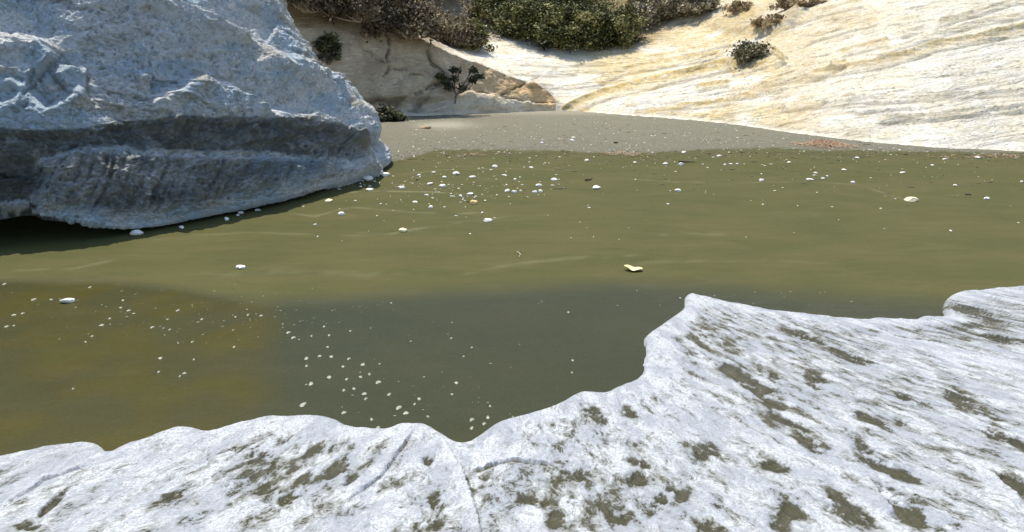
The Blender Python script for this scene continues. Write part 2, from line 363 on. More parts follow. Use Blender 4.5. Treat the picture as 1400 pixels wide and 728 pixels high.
# ------------------------------------------------------------------ BIG LEFT ROCK
NU, NV = 720, 430
st = []   # (base x, base y, direction of lean x, y, lip height, notch depth, profile id 0 front .. 1 nose/back)
def bs(px, py): p, _ = hit(px, py); return p[0], p[1]
F1 = (-.62, .78)
st += [(-16, 3.5, -.45, .89, .45, 1.6, 0), (-11, 6.0, -.5, .86, .45, 1.6, 0), (-8.2, 7.9, -.52, .85, .42, 1.6, 0)]
for px, py, lh, nd, k, D in [(0, 341, .40, 1.8, 0, (-.55, .83)), (60, 333, .40, 1.9, 0, (-.57, .82)), (110, 329, .28, 1.4, 0, (-.6, .8)), (160, 321, .10, 1.0, 0, (-.62, .78)),
                              (210, 313, .06, .8, 0, F1), (280, 299, .07, .8, 0, (-.66, .75)), (350, 287, .10, .8, .15, (-.72, .69)), (410, 272, .10, .7, .3, (-.8, .6)),
                              (460, 255, .08, .35, .5, (-.88, .45)), (500, 243, .05, .12, .75, (-.94, .3)), (524, 233, .05, .08, .9, (-.97, .2)), (537, 223, .05, .05, 1, (-1, .1))]:
    x, y = bs(px, py); st.append((x, y, D[0], D[1], lh, nd, k))
st += [(-2.62, 15.2, -1, .02, .05, .05, 1), (-3.1, 17, -1, -.05, .05, .05, 1), (-3.9, 19.5, -1, -.12, .05, .05, 1), (-5.4, 22.5, -.95, -.25, .05, .05, 1), (-9, 26, -.8, -.5, .05, .05, 1)]
S = np.array(st, float)
arc = np.concatenate([[0], np.cumsum(np.hypot(*np.diff(S[:, :2], axis=0).T))])
# denser where it is seen
uq = np.interp(np.linspace(0, 1, NU), [0, .06, .90, 1], [0, arc[2], arc[16], arc[-1]])
SU = np.stack([np.interp(uq, arc, S[:, k]) for k in range(7)], 1)
SU[:, :2] = smooth1(SU[:, :2], 26); SU[:, 2:] = smooth1(SU[:, 2:], 18)
hq = np.interp(np.linspace(0, 1, NV), [0, .05, .10, .38, .86, 1], [-.4, 0., 1e-3, 1.15, 4.2, 8.5])
P = np.zeros((NU, NV, 3)); gz = sand_z(SU[:, 0], SU[:, 1])
for j, h in enumerate(hq):
    lip = SU[:, 4]; nd = SU[:, 5]; k = SU[:, 6]
    hf = np.interp(h, [0, .35, 1.0, 1.15, 2.0, 3.3, 5.0, 8.5], [-.14, -.06, .12, .22, .52, 1.25, 2.9, 8.5])
    hn = np.interp(h, [0, .3, .8, 1.5, 3.05, 5., 8.5], [0, .03, .40, 1.02, 1.95, 3.4, 8])
    off = hf * (1 - k) + hn * k
    # notch: below the lip the face retreats
    t = np.clip(1 - h / np.maximum(lip, .01), 0, 1) if h > 0 else np.ones(NU)
    off = off + nd * np.clip(t, 0, 1) ** .45
    P[:, j, 0] = SU[:, 0] + SU[:, 2] * off; P[:, j, 1] = SU[:, 1] + SU[:, 3] * off
    P[:, j, 2] = gz + h + (.0)
rx, ry, rd = project(P[..., 0], P[..., 1], P[..., 2])
N = grid_normals(P)
if N[NU // 2, NV // 2] @ np.array([.6, -.6, .3]) < 0: N = -N
x, y, z = P[..., 0], P[..., 1], P[..., 2]
hrel = z - gz[:, None]
vis = sstep(.0, .25, hrel)
rag = 5 * fbm(x * 2.5, y * 2.5, z * 2.5, 4) + 2.5 * fbm(x * 9, y * 9, z * 9, 3)
ryr = ry + rag; rxr = rx + rag * .6
# overhanging brow, then a dark recessed band, then a thin ledge
brow = np.interp(rx, [-400, 0, 60, 120, 160, 250, 330, 400, 450, 480, 700], [176, 178, 182, 178, 168, 162, 168, 176, 186, 196, 200]) + rag
ledge = np.interp(rx, [-400, 0, 60, 120, 250, 400, 470, 700], [236, 236, 214, 203, 207, 214, 226, 226]) + rag * .3
D = np.zeros((NU, NV))
ridges = [([(120, -30), (215, 0), (300, 35), (355, 65), (395, 83), (440, 97), (475, 118), (510, 152), (533, 188)], 15, 55, .26),
          ([(215, 148), (245, 130), (285, 108), (330, 130), (355, 152), (400, 165), (440, 170), (480, 192), (520, 218)], 10, 40, .20),
          ([(0, 66), (40, 60), (66, 64), (84, 84)], 14, 34, .20), ([(0, 100), (30, 92), (50, 100)], 9, 22, .12),
          ([(0, 152), (30, 140), (50, 128), (75, 152), (100, 138), (125, 118)], 9, 25, .15), ([(88, 108), (100, 95), (128, 98)], 9, 26, .14),
          ([(-10, 125), (25, 112), (45, 120)], 8, 20, .12), ([(196, 108), (215, 106)], 7, 12, .14), ([(228, 176), (243, 166), (254, 172)], 7, 14, .10),
          ([(330, 188), (345, 180), (362, 190)], 7, 14, .09), ([(345, 92), (365, 88), (392, 104)], 6, 14, .08), ([(385, 35), (410, 48), (432, 66)], 9, 20, .10),
          ([(410, 205), (430, 196), (450, 208)], 6, 18, .10), ([(470, 195), (495, 210), (520, 232)], 9, 20, .12), ([(500, 70), (380, 0)], 10, 30, .0)]
quiet = np.zeros_like(D); uface = (np.arange(NU) < 560)[:, None] * 1.0
for ln, up, dn, am in ridges:
    ln = [(a - 65 * am, b2 + 26 * am) for a, b2 in ln]          # the relief itself moves the surface outward
    uw = up * 1.8 if am > .13 else up * 1.6
    quiet = np.maximum(quiet, stroke(rxr, ryr, ln, up * 3.2, up * .4) * min(1, am / .12))
    D += am * 1.75 * crest(rxr, ryr, ln, uw, dn * 1.6) * uface * (.7 + .3 * sstep(-.3, .2, fbm(x * 1.8, y * 1.8, z * 1.8, 3)))
    D -= .12 * am / .26 * stroke(rxr, ryr + up * 3.0, ln, up * 1.6, up * 1.4) * uface
fm = sstep(520, 440, rx)
D += .09 * np.exp(-((ryr - brow) / 22.) ** 2) * (ryr < brow + 8) * fm
band = sstep(brow - 1.5, brow + 2.5, ryr) * sstep(ledge + 3, ledge - 3, ryr) * fm
D -= .07 * band
D += .05 * np.exp(-((ry - ledge) / 2.6) ** 2) * fm * sstep(90, 140, rx)
# cave-like recess at far left
arch = np.interp(rx, [-500, -20, 10, 35, 52, 70, 120], [225, 232, 226, 219, 219, 235, 300])
rec = sstep(0, 10, ry - arch) * sstep(75, 45, rx + .15 * (ry - 220)) * sstep(330, 290, ry)
D -= .22 * rec
rec2 = np.exp(-(((rx - 22) / 34) ** 2 + ((ry - 228) / 13) ** 2) ** 2); D -= .28 * rec2
# ribs on the lower face
low = sstep(0, 14, ry - ledge) * fm * vis * sstep(.05, .35, hrel - SU[:, 4][:, None] * .8)
ribc = rx / 13. + (ry - 210) * .035 + 1.2 * fbm(x * 1.4, y * 1.4, z * .8, 3)
D += low * (.16 * (fbm(x * 2.6, y * 2.6, z * 3.2, 5, .62, True) - .3) + .12 * fbm(ribc * .9, ry * .006, 4.4, 3, .5, ridged=True) + .035 * fbm(x * 5, y * 5, z * 2.0, 5, .6, ridged=True))
# general rock relief
wn = fbm(x * .8, y * .8, z * .8, 3)
wa = .25 * fbm(x * 2.2, y * 2.2, z * 2.2, 3); 
facet = fbm(x * 1.5 + wa, y * 1.5, z * 2.4 + wa, 6, .62, True)
qf = 1 - .8 * quiet
uarc = uq[:, None] - arc[3]
cc = hrel * 2.9 + uarc * .95 + 1.5 * fbm(x * .7, y * .7, z * .7, 4) + .35 * fbm(x * 3.5, y * 3.5, z * 3.5, 4)
fr = cc - np.floor(cc); sh = (1 - fr) ** 1.2 * sstep(0, .09, fr)
cc2 = hrel * 7.5 + uarc * 1.6 + 2.2 * fbm(x * 1.6 + 9, y * 1.6, z * 1.6, 4) + .5 * fbm(x * 7, y * 7, z * 7, 3); fr2 = cc2 - np.floor(cc2); sh2 = (1 - fr2) ** 1.2 * sstep(0, .12, fr2)
upm = sstep(4, -12, ryr - brow)
m1 = sstep(-.12, .3, fbm(x * .9 + 4, y * .9, z * .9, 3)); m2 = sstep(-.2, .2, fbm(x * 1.7, y * 1.7 + 8, z * 1.7, 3))
D += upm * (.07 * sh * m1 + .040 * sh2 * m2 * (.3 + .7 * m1))
D += .10 * wn * vis * (1 - .5 * quiet) + .07 * facet * vis * qf
D += (.06 * np.abs(fbm(x * 4 + 3 * wa, y * 4, z * 7, 5, .65)) + .030 * fbm(x * 22, y * 22, z * 30, 3, .6, True) + .046 * fbm(x * 9, y * 9, z * 14, 4, .65, True)) * vis * (.5 + .5 * qf)
# knobbly texture inside band
D += band * (.16 * fbm(x * 6, y * 6, z * 8, 5, .65, True))
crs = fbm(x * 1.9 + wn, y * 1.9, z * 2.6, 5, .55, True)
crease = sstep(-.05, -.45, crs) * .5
cav = smooth1(smooth1(D, 5).T, 5).T - D; crease = np.clip(np.maximum(crease, sstep(.008, .036, cav) * .9), 0, 1)  # hollows of the relief darkened, crevice shade painted into the colour
# silhouette side stays smooth
D -= (.10 + .08 * sstep(430, 500, rx)) * vis * sstep(.05, .5, hrel)
D *= sstep(8.5, 5.0, hrel) * .9 + .1
P2 = P + N * D[..., None]
P2[..., 2] = np.where(hrel < 0, P[..., 2], P2[..., 2])
stain_shade = np.clip(low * (.62 + .36 * sstep(.3, -.5, fbm(ribc * .9, ry * .006, 4.4, 3, .5, ridged=True))) + .85 * band + .35 * rec + .5 * rec2 + .25 * low * sstep(.0, .5, fbm(x * 1.2, y * 1.2, z * 2, 4)) + .35 * low * np.exp(-((ry - 280) / 18) ** 2) * sstep(120, 150, rx) * sstep(300, 260, rx), 0, 1)  # lichen stain mixed with painted shade: overhung band, lower face, its grooves, recess
me = mesh_np('chalk_rock', P2.reshape(-1, 3), grid_faces(NU, NV, flip=True), CHALK, dict(stain_shade=stain_shade, crease=crease))
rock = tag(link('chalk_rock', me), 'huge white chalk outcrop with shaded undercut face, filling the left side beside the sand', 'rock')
rock_foot = P2

# ------------------------------------------------------------------ CLIFF (back wall, bowl and long right-hand slope) as one loft
NU, NV = 1000, 290
cs = []   # x, y, wall height, wall run, slope1, slope2
def c_(px, py, *a): p, _ = hit(px, py); cs.append((p[0], p[1], *a))
cs += [(-26, 14, 3.5, .8, .5, .6), (-16, 21, 3.5, .8, .5, .6), (-9, 24, 3.6, .8, .5, .6), (-6, 25.4, 3.6, .8, .5, .6)]
c_(545, 160, 2.95, .7, .34, .6); c_(600, 158, 2.35, .6, .30, .6); c_(650, 156, 1.80, .85, .28, .6); c_(700, 154, 1.35, .75, .28, .6)
c_(745, 151, .80, .45, .31, .6); c_(762, 151, .25, .3, .34, .6); c_(785, 152, .0, .3, .37, .6); c_(830, 156, .0, .3, .42, .5); c_(900, 161, .0, .3, .46, .42)
c_(1000, 170, 0, .3, .47, .42); c_(1130, 189, 0, .3, .42, .45); c_(1250, 201, 0, .3, .40, .45); c_(1400, 208, 0, .3, .40, .45)
cs += [(15.5, 12.0, 0, .3, .4, .45), (24, 4.8, 0, .3, .4, .45), (45, -13, 0, .3, .4, .45)]
C = np.array(cs, float)
arc = np.concatenate([[0], np.cumsum(np.hypot(*np.diff(C[:, :2], axis=0).T))])
uq = np.interp(np.linspace(0, 1, NU), [0, .05, .95, 1], [0, arc[3], arc[17], arc[-1]])
CU = np.stack([np.interp(uq, arc, C[:, k]) for k in range(6)], 1)
CU[:, :2] = smooth1(CU[:, :2], 40); CU[:, 2:] = smooth1(CU[:, 2:], 8)
tn = np.gradient(CU[:, :2], axis=0); tn /= np.linalg.norm(tn, axis=1)[:, None]
nm = np.stack([-tn[:, 1], tn[:, 0]], 1)            # away from the beach
kr = sstep(arc[11], arc[13], uq)[:, None]; nm = nm * (1 - kr) + kr * np.array([[.60, .80]])
nm = smooth1(nm, 60); nm /= np.linalg.norm(nm, axis=1)[:, None]
sq = np.concatenate([np.linspace(-.6, 0, 8, endpoint=False), np.linspace(0, 1, 90, endpoint=False), 1 + 9 * np.linspace(0, 1, 150, endpoint=False) ** 1.1, 10 + 60 * np.linspace(0, 1, NV - 248) ** 1.6])
P = np.zeros((NU, NV, 3)); gz = np.maximum(sand_z(CU[:, 0], CU[:, 1]), .56)
for j, s in enumerate(sq):
    H, run, s1, s2 = CU[:, 2], CU[:, 3], CU[:, 4], CU[:, 5]
    if s <= 0:
        off = np.full(NU, s * .5); h = np.full(NU, s * .6)
    else:
        t = min(s, 1.); off = run * t; h = H * (t * 1.0) + s1 * run * t
        if s > 1:
            e = s - 1; off = off + e; h = h + s1 * np.minimum(e, 9) + s2 * np.clip(e - 9, 0, 30) + .1 * np.maximum(e - 39, 0)
    P[:, j, 0] = CU[:, 0] + nm[:, 0] * off; P[:, j, 1] = CU[:, 1] + nm[:, 1] * off; P[:, j, 2] = gz + h - .04
cx, cy, cd = project(P[..., 0], P[..., 1], P[..., 2]); N = grid_normals(P)
if N[700, 120][2] < 0: N = -N
x, y, z = P[..., 0], P[..., 1], P[..., 2]
seen = sstep(0, .12, (z - gz[:, None]))
wallm = np.repeat((sq <= 1.0)[None, :], NU, 0) * sstep(.1, .5, CU[:, 2])[:, None]
topline = np.interp(cx, [400, 545, 600, 650, 700, 745, 765], [-40, 35, 62, 82, 101, 120, 135])
D = np.zeros((NU, NV)); rag = 2.0 * fbm(x * 1.5, y * 1.5, z * 1.5, 4) + .8 * fbm(x * 6, y * 6, z * 6, 3)
cyr = cy + rag; ochre = np.zeros_like(D); crease = np.zeros_like(D)
right = sstep(770, 830, cx)
bands = [([(766, 151), (800, 137), (834, 126), (891, 112), (946, 100), (985, 90), (1040, 80)], 3, 7, .20, 1), ([(1000, 101), (1026, 94), (1050, 88)], 2, 4, .10, 1), ([(953, 121), (998, 114)], 2, 4, .10, 1),
         ([(923, 145), (962, 143), (1000, 138)], 2, 4, .08, .9), ([(1138, 95), (1158, 87)], 2, 5, .12, .9), ([(1100, 106), (1140, 96), (1165, 94), (1240, 78), (1286, 62), (1331, 54), (1400, 40), (1460, 28), (1700, -10)], 2.5, 6, .16, .75),
         ([(1150, 73), (1195, 62), (1215, 57)], 2, 5, .12, .7), ([(1199, 73), (1254, 57), (1331, 34), (1400, 20), (1600, -20)], 1.5, 4, .08, .35), ([(1281, 33), (1320, 23), (1382, 5), (1420, -5)], 2, 4, .12, .4),
         ([(1233, 48), (1263, 39)], 2, 4, .08, .4), ([(1240, 130), (1331, 114), (1400, 103), (1450, 95), (1600, 80)], 1.5, 4, .07, .1), ([(1060, 152), (1106, 146), (1163, 140), (1240, 137), (1400, 126), (1600, 112)], 1.5, 3.5, .10, .15),
         ([(1200, 166), (1286, 160), (1320, 156), (1400, 149), (1600, 135)], 1.5, 4, .12, .3), ([(1000, 132), (1042, 128), (1070, 122)], 1, 4, .10, .2), ([(1040, 116), (1100, 108), (1130, 107)], 1.5, 3, .08, .3),
         ([(870, 84), (930, 72), (980, 60), (1010, 55)], 2, 5, .10, .8), ([(820, 108), (860, 95), (920, 84), (990, 74)], 2, 5, .12, .9), ([(1100, 55), (1150, 40), (1200, 28)], 2, 6, .1, .6), ([(1080, 30), (1130, 14), (1180, 2)], 2, 6, .1, .5),
         ([(1050, 62), (1064, 72), (1075, 82), (1060, 88)], 3, 5, .1, .9), ([(690, 98), (740, 100), (790, 99)], 1.2, 3, .07, .1), ([(700, 84), (760, 88), (830, 86)], 1.2, 3, .06, .05), ([(720, 116), (780, 118), (830, 112)], 1.2, 3, .06, .1)]
for ln, up, dn, am, oc in bands:
    s = stroke(cx, cyr, ln, up, dn); D += am * .9 * crest(cx, cyr, ln, up * 2.5, dn * .6); ochre = np.maximum(ochre, oc * stroke(cx, cyr + 1, ln, dn * .5, dn * 1.2))
    below = stroke(cx, cyr - dn * 1.5, ln, 1.5, 2.0); crease = np.maximum(crease, .55 * below); D -= am * .45 * below  # dark line beneath each ledge paints in its shadow
# bedding: continuous sheets rising to the right, read as many thin ledges
arcl = (uq - arc[9])[:, None]; sl_ = (P[..., 2] - gz[:, None])
q = sl_ * 2.2 - arcl * .34 + .35 * fbm(x * .5, y * .5, z, 3)
led = fbm(q * 2.4, arcl * .10, 2.2, 5, .62, True); led2 = fbm(q * 9.0, arcl * .45, 6.2, 4, .65)
nb = (1 - wallm) * seen
D += nb * (.085 * led + .060 * led2) * (.35 + .65 * right)
crease = np.maximum(crease, .75 * nb * sstep(.10, .30, -led2) * right * sstep(0, .3, fbm(x * .8, y * .8, z, 3) + .1))
ochre = np.maximum(ochre, .75 * nb * sstep(.0, .4, led) * (.3 + .7 * right) * sstep(1260, 1000, cx) * sstep(.0, .3, fbm(x * .35, y * .35, z, 3) + .22))
ochre = np.maximum(ochre, .55 * np.exp(-(((cx - 1150) / 90) ** 2 + ((cy - 28) / 20) ** 2)))
D += .05 * fbm(x * 2.5, y * 2.5, z * 2.5, 4) * seen + .018 * fbm(x * 9, y * 9, z * 9, 3) * seen
# brown scarp with scrub above the slope
sc = stroke(cx, cyr, [(975, 40), (1000, 48), (1050, 46), (1085, 34), (1105, 8), (1115, -20)], 40, 4)
earth = .28 * sc * sstep(940, 980, cx) * (cy < 60)
D += .25 * stroke(cx, cyr, [(975, 40), (1000, 48), (1050, 46), (1085, 34), (1105, 8)], 14, 4)
ochre = np.maximum(ochre, 1.0 * np.exp(-(((cx - 1015) / 40) ** 2 + ((cy - 22) / 14) ** 2)))
ochre = np.maximum(ochre, .8 * np.exp(-(((cx - 885) / 45) ** 2 + ((cy - 58) / 9) ** 2)) + .0)
ochre = np.maximum(ochre, np.exp(-(((cx - 740) / 22) ** 2 + ((cy - 147) / 3.5) ** 2)) + np.exp(-(((cx - 800) / 12) ** 2 + ((cy - 150) / 4) ** 2)))
# back wall: big rounded slabs, cracks, undercut foot, tan colour
tan = wallm * sstep(-.02, .15, sq)[None, :]
wl = wallm * seen
D += wl * (.22 * fbm(x * .9, y * .9, z * .9, 3) + .05 * fbm(x * 3, y * 3, z * 3, 4))
cracks = [([(497, 66), (530, 90), (560, 100), (585, 107)], 1.1), ([(530, 45), (533, 62), (528, 80), (532, 95), (524, 105)], 0.9), ([(583, 60), (590, 84), (608, 100), (618, 112)], 1.6), ([(740, 103), (725, 112), (685, 130)], 0.8),
          ([(512, 135), (545, 136), (572, 128), (600, 112)], 1.5), ([(600, 112), (582, 140), (572, 152)], 2.0), ([(640, 122), (680, 132), (715, 139), (762, 141)], 1.2)]
cw = sstep(-.35, .2, fbm(x * 3, y * 3, z * 3, 3)); cyk = cy + 5 * fbm(x * 2.5, y * 2.5, z * 2.5, 4)
for ln, wd in cracks:
    s = stroke(cx, cyk, ln, wd * 1.9, wd * 1.9) * (cx < 775) * cw; D -= .14 * s; crease = np.maximum(crease, .8 * s)
und = sstep(132, 140, cy + .0) * sstep(156, 150, cy) * wallm * sstep(760, 700, cx) ; D -= .35 * und * sstep(640, 600, cx); crease = np.maximum(crease, .9 * und * sstep(600, 560, cx) * sstep(-.2, .2, fbm(x * 2, y * 2, z * 3, 4)))  # undercut foot also darkened in the colour, as painted shade
D += .14 * stroke(cx, cyr, [(600, 150), (640, 128), (670, 135), (720, 143), (760, 147)], 5, 12) * wallm
tan = tan * (1 - .8 * stroke(cx, cyr, [(560, 146), (640, 138), (690, 142), (740, 147)], 9, 12))
tan = np.clip(tan + .0, 0, 1)
earth = np.maximum(earth, .8 * sstep(20, -10, cy - np.interp(cx, [380, 470, 600, 640, 700, 850, 900, 960], [30, 40, 62, 60, 40, 62, 50, 20])) * sstep(960, 860, cx))
P2 = P + N * D[..., None]
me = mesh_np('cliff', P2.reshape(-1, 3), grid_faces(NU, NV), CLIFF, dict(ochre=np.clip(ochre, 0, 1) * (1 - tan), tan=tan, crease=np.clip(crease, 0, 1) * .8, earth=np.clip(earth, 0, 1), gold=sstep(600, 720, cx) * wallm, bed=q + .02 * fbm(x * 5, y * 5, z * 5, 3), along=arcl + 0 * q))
tag(link('cliff', me), kind='structure', label='pale layered limestone cliff, shaded wall at the back and sunlit slope to the right')
CPX, CPY, CDP = project(P2[..., 0], P2[..., 1], P2[..., 2])
cpf, cyf, cdf, cvf = CPX.ravel(), CPY.ravel(), CDP.ravel(), P2.reshape(-1, 3)
def on_cliff(px, py, tol=5):
    d = np.hypot(cpf - px, cyf - py); m = d < max(tol, d.min() + 1)
    i = np.where(m)[0]; return cvf[i[np.argmin(cdf[i])]].copy()

# ------------------------------------------------------------------ SEA WATER AND FOAM
edge_px = [(-900, 760), (-500, 700), (-250, 668), (0, 632), (60, 618), (125, 609), (140, 616), (149, 627), (158, 621), (176, 613), (195, 607), (245, 588), (270, 590), (286, 597), (320, 584), (370, 572), (392, 574), (420, 571), (450, 574), (465, 580), (478, 588), (505, 590), (527, 591), (548, 583), (580, 582), (600, 594), (620, 607), (634, 612), (650, 604), (668, 588), (690, 577), (730, 568), (762, 556), (790, 539), (805, 538), (825, 542), (845, 531), (868, 524),
           (881, 510), (879, 497), (885, 482), (879, 467), (885, 460), (902, 448), (920, 435), (936, 425), (935, 409), (942, 404), (965, 410), (1000, 417), (1040, 426), (1100, 433), (1140, 437), (1180, 441), (1198, 437), (1225, 440), (1252, 441), (1256, 436), (1285, 437), (1295, 438), (1288, 430), (1289, 415), (1305, 402), (1330, 402), (1360, 397), (1395, 396), (1400, 391), (1440, 386), (1550, 384), (1800, 378), (2400, 380)]
edge = np.array([hit(a, b)[0][:2] for a, b in edge_px])
# smooth the traced line a little by corner cutting
for _ in range(2):
    a, b2 = edge[:-1], edge[1:]; edge = np.stack([a * .75 + b2 * .25, a * .25 + b2 * .75], 1).reshape(-1, 2)
def water_level(x, y):
    s = sand_z(x, y); k = .02; a = s + .022; b2 = np.full_like(s, -.05)
    hh = np.clip(.5 + .5 * (a - b2) / .06, 0, 1); return b2 * (1 - hh) + a * hh + .06 * hh * (1 - hh) * .5
NA, NB_ = 860, 560
ya = 1.2 * (8.6 / 1.2) ** np.linspace(0, 1, NB_); sa = np.linspace(-1, 1, NA)
Yf = np.repeat(ya[None, :], NA, 0); Xf = sa[:, None] * (Yf * .98 + .9)
d, s, _ = polydist(Xf, Yf, edge)
d = -d * s                                        # the sea lies on the right of the left-to-right line: + inside
edn = d + .030 * fbm(Xf * 2.6, Yf * 2.6, 4, 3) * sstep(0, .4, np.abs(d) + .1) + .006 * fbm(Xf * 14, Yf * 14, 2, 3)
fx, fy, fd = project(Xf, Yf, water_level(Xf, Yf))
across = Xf * np.exp(.22 * (Yf - 4)); 
w1 = fbm(across * 1.0, Yf * .8, 1, 3); w2 = fbm(across * 2.2 + 5, Yf * 1.6, 3, 3)
n1 = fbm(across * 2.8 + 1.1 * w1, Yf * 1.2 + .9 * w2, 7, 5, .6); n2 = fbm(across * 7 + .8 * w2, Yf * 4 + w1, 2, 5, .65); n3 = fbm(Xf * 24, Yf * 18, 5, 4, .7)
lum = np.zeros_like(d)
lacy = [(400, 640, 110, 45, .42), (760, 640, 130, 70, .30), (960, 460, 50, 50, .40), (1310, 445, 110, 30, .48), (1090, 470, 120, 35, .30), (850, 700, 120, 40, .30), (1230, 550, 160, 60, .24), (620, 700, 60, 60, .25), (1060, 570, 60, 60, .2), (520, 640, 40, 40, .2), (330, 700, 90, 30, .12), (1350, 640, 90, 60, .2)]
lac = np.zeros_like(d)
for a, b2, ra, rb, am in lacy: lac += am * np.exp(-(((fx - a) / ra) ** 2 + ((fy - b2) / rb) ** 2))
holes = [(998, 508, 16, 7, 30), (1022, 524, 22, 8, 30), (1040, 536, 20, 8, 30), (1056, 551, 16, 11, 40), (1070, 575, 22, 6, 30), (1085, 585, 24, 7, 30), (1105, 607, 22, 7, 32), (1065, 640, 18, 6, 5), (966, 622, 11, 14, 70), (870, 658, 8, 12, 90), (873, 636, 4, 14, 110), (1182, 622, 14, 9, 45), (1200, 638, 22, 6, 28), (1232, 652, 20, 6, 22), (1220, 682, 26, 14, 35), (1245, 704, 22, 16, 40),
         (1315, 550, 24, 10, 30), (1345, 568, 22, 7, 30), (1115, 522, 13, 11, 40), (1082, 694, 18, 10, 40), (1066, 716, 14, 9, 55), (1160, 704, 34, 12, 25), (1140, 682, 14, 6, 25), (1385, 664, 24, 10, 38), (1300, 722, 12, 16, 60), (1360, 596, 14, 6, 25), (1395, 610, 20, 5, 25), (930, 683, 8, 11, 70), (1060, 520, 8, 5, 30), (815, 570, 15, 6, 35), (860, 566, 10, 6, 20), (730, 690, 8, 18, 95), (785, 650, 18, 11, 20),
         (780, 690, 10, 6, 20), (760, 712, 12, 12, 60), (842, 712, 8, 14, 100), (397, 684, 14, 6, -20), (460, 645, 16, 10, -40), (350, 625, 14, 9, -35), (365, 668, 16, 7, -20), (240, 682, 12, 4, -15), (595, 688, 10, 9, 90), (585, 720, 16, 10, 0), (902, 690, 20, 8, -50), (960, 722, 22, 8, 15), (585, 634, 6, 5, 0), (1368, 465, 30, 5, 8), (1235, 545, 10, 5, 20), (1190, 575, 18, 4, 20), (1230, 578, 8, 4, 20), (480, 660, 10, 5, -30), (430, 620, 14, 6, -30), (1330, 430, 40, 6, 15), (1100, 462, 30, 5, 20), (1160, 488, 30, 5, 20), (75, 690, 16, 4, -45), (62, 702, 10, 3, -45), (40, 725, 12, 6, 0)]
hole = np.zeros_like(d)
for a, b2, ra, rb, ang in holes:
    c, s_ = math.cos(R(ang)), math.sin(R(ang)); dx, dy = fx - a, fy - b2
    m = (np.abs(dx) < 80) & (np.abs(dy) < 60)
    u = (dx * c + dy * s_)[m] / ra; v = (-dx * s_ + dy * c)[m] / rb
    hole[m] = np.maximum(hole[m], 1.25 * np.exp(-(u * u + v * v) * .55))
rim = sstep(.30, .10, d + .16 * w1)
thin = lac * (.8 + 1.3 * n2) + sstep(.05, .6, n1) * .45 + .68 * n2 + .26 * n3 + .09
thin = thin * (1 - rim) - .25 * rim
hh = hole * (.85 + 2.4 * n2 + 1.2 * n3)
thin = np.maximum(thin, hh)
thin = np.clip(thin, -.3, 1.2)
# overlapping swash fronts inside the foam
fronts = [([(598, 592), (615, 618), (632, 642), (641, 670), (651, 700), (660, 740)], 1), ([(1190, 447), (1230, 464), (1290, 474), (1340, 488), (1400, 500), (1470, 512)], 1), ([(1010, 580), (1060, 612), (1110, 630), (1150, 650)], 1),
          ([(1185, 652), (1205, 680), (1225, 705)], 1), ([(1310, 620), (1360, 655), (1400, 690)], 1), ([(470, 690), (520, 655), (555, 610), (570, 590)], -1), ([(0, 700), (60, 660), (130, 640)], -1), ([(640, 650), (700, 632), (760, 640)], -1)]
step = np.zeros_like(d)
for ln, sg in fronts:
    q_, s_, pr = polydist(fx, fy + 3 * n2, ln); en = sstep(0, .15, pr) * sstep(1, .85, pr); s_ = s_ * sg
    bulge = np.exp(-(q_ / 16.) ** 2) * (s_ > 0) * en; step += .014 * np.sqrt(np.clip(bulge, 0, 1)); 
    thin = thin * (1 - .85 * bulge) - .12 * bulge + .35 * np.exp(-(q_ / 2.0) ** 2) * (s_ <= 0) * en
wl_ = water_level(Xf, Yf)
body = np.sqrt(np.clip(edn / .07, 0, 1) * (2 - np.clip(edn / .07, 0, 1))) * (.040 + .010 * fbm(Xf * 5, Yf * 5, 9, 2)) - .03 * sstep(0, .02, -edn)
body = body - .014 * sstep(.08, .45, d)
rel = .022 * n1 + .012 * w1 + .014 * n2 + .008 * n3 + .0025 * fbm(Xf * 60, Yf * 45, 5, 2)
ins = sstep(0, .08, edn)
Zf = sand_z(Xf, Yf) * 0 + wl_ - .022 + body + ins * (rel + step + .014 * (1 - thin))
sink = sstep(.62, .95, thin) * ins
Zf = Zf - .008 * sink
# over the dry side follow the sand, then dive under it
Zs_exact = sand_z(Xf, Yf)
Zf = np.where(edn < .0, Zs_exact - .02 + np.clip(edn, -.3, 0) * .3, Zf)
cell = (d[:-1, :-1] > -.06) | (d[1:, 1:] > -.06)
V = np.stack([Xf, Yf, Zf], -1).reshape(-1, 3); Fc = grid_faces(NA, NB_, cell)
used = np.zeros(len(V), bool); used[Fc.ravel()] = True; remap = np.cumsum(used) - 1
me = mesh_np('sea_foam', V[used], remap[Fc], FOAM, dict(thin=thin.ravel()[used], flow_across=across.ravel()[used], flow_along=Yf.ravel()[used]))
tag(link('sea_foam', me), 'white bubbly sea foam spreading over the wet sand in the foreground', 'foam', kind='stuff')
# the water itself, just under the foam
xw = axis([(-2500, -100, 6), (-100, -12, 12), (-12, 12, 260), (12, 100, 12), (100, 2500, 6)]); yw = axis([(-2500, -100, 8), (-100, -2, 16), (-2, 9, 150)])
Xw, Yw = np.meshgrid(xw, yw, indexing='ij'); dw, s, _ = polydist(Xw, Yw, edge); dw = -dw * s
Zw = water_level(Xw, Yw) - .004 + .004 * fbm(Xw * 2, Yw * 1.2, 4, 3) - .10 * sstep(.10, -.02, dw)
cell = (dw[:-1, :-1] > -.3) & (dw[1:, 1:] > -.3)
me = mesh_np('sea_water', np.stack([Xw, Yw, Zw], -1).reshape(-1, 3), grid_faces(len(xw), len(yw), cell), WATER)
tag(link('sea_water', me), kind='structure', label='shallow murky olive sea water under the foam')

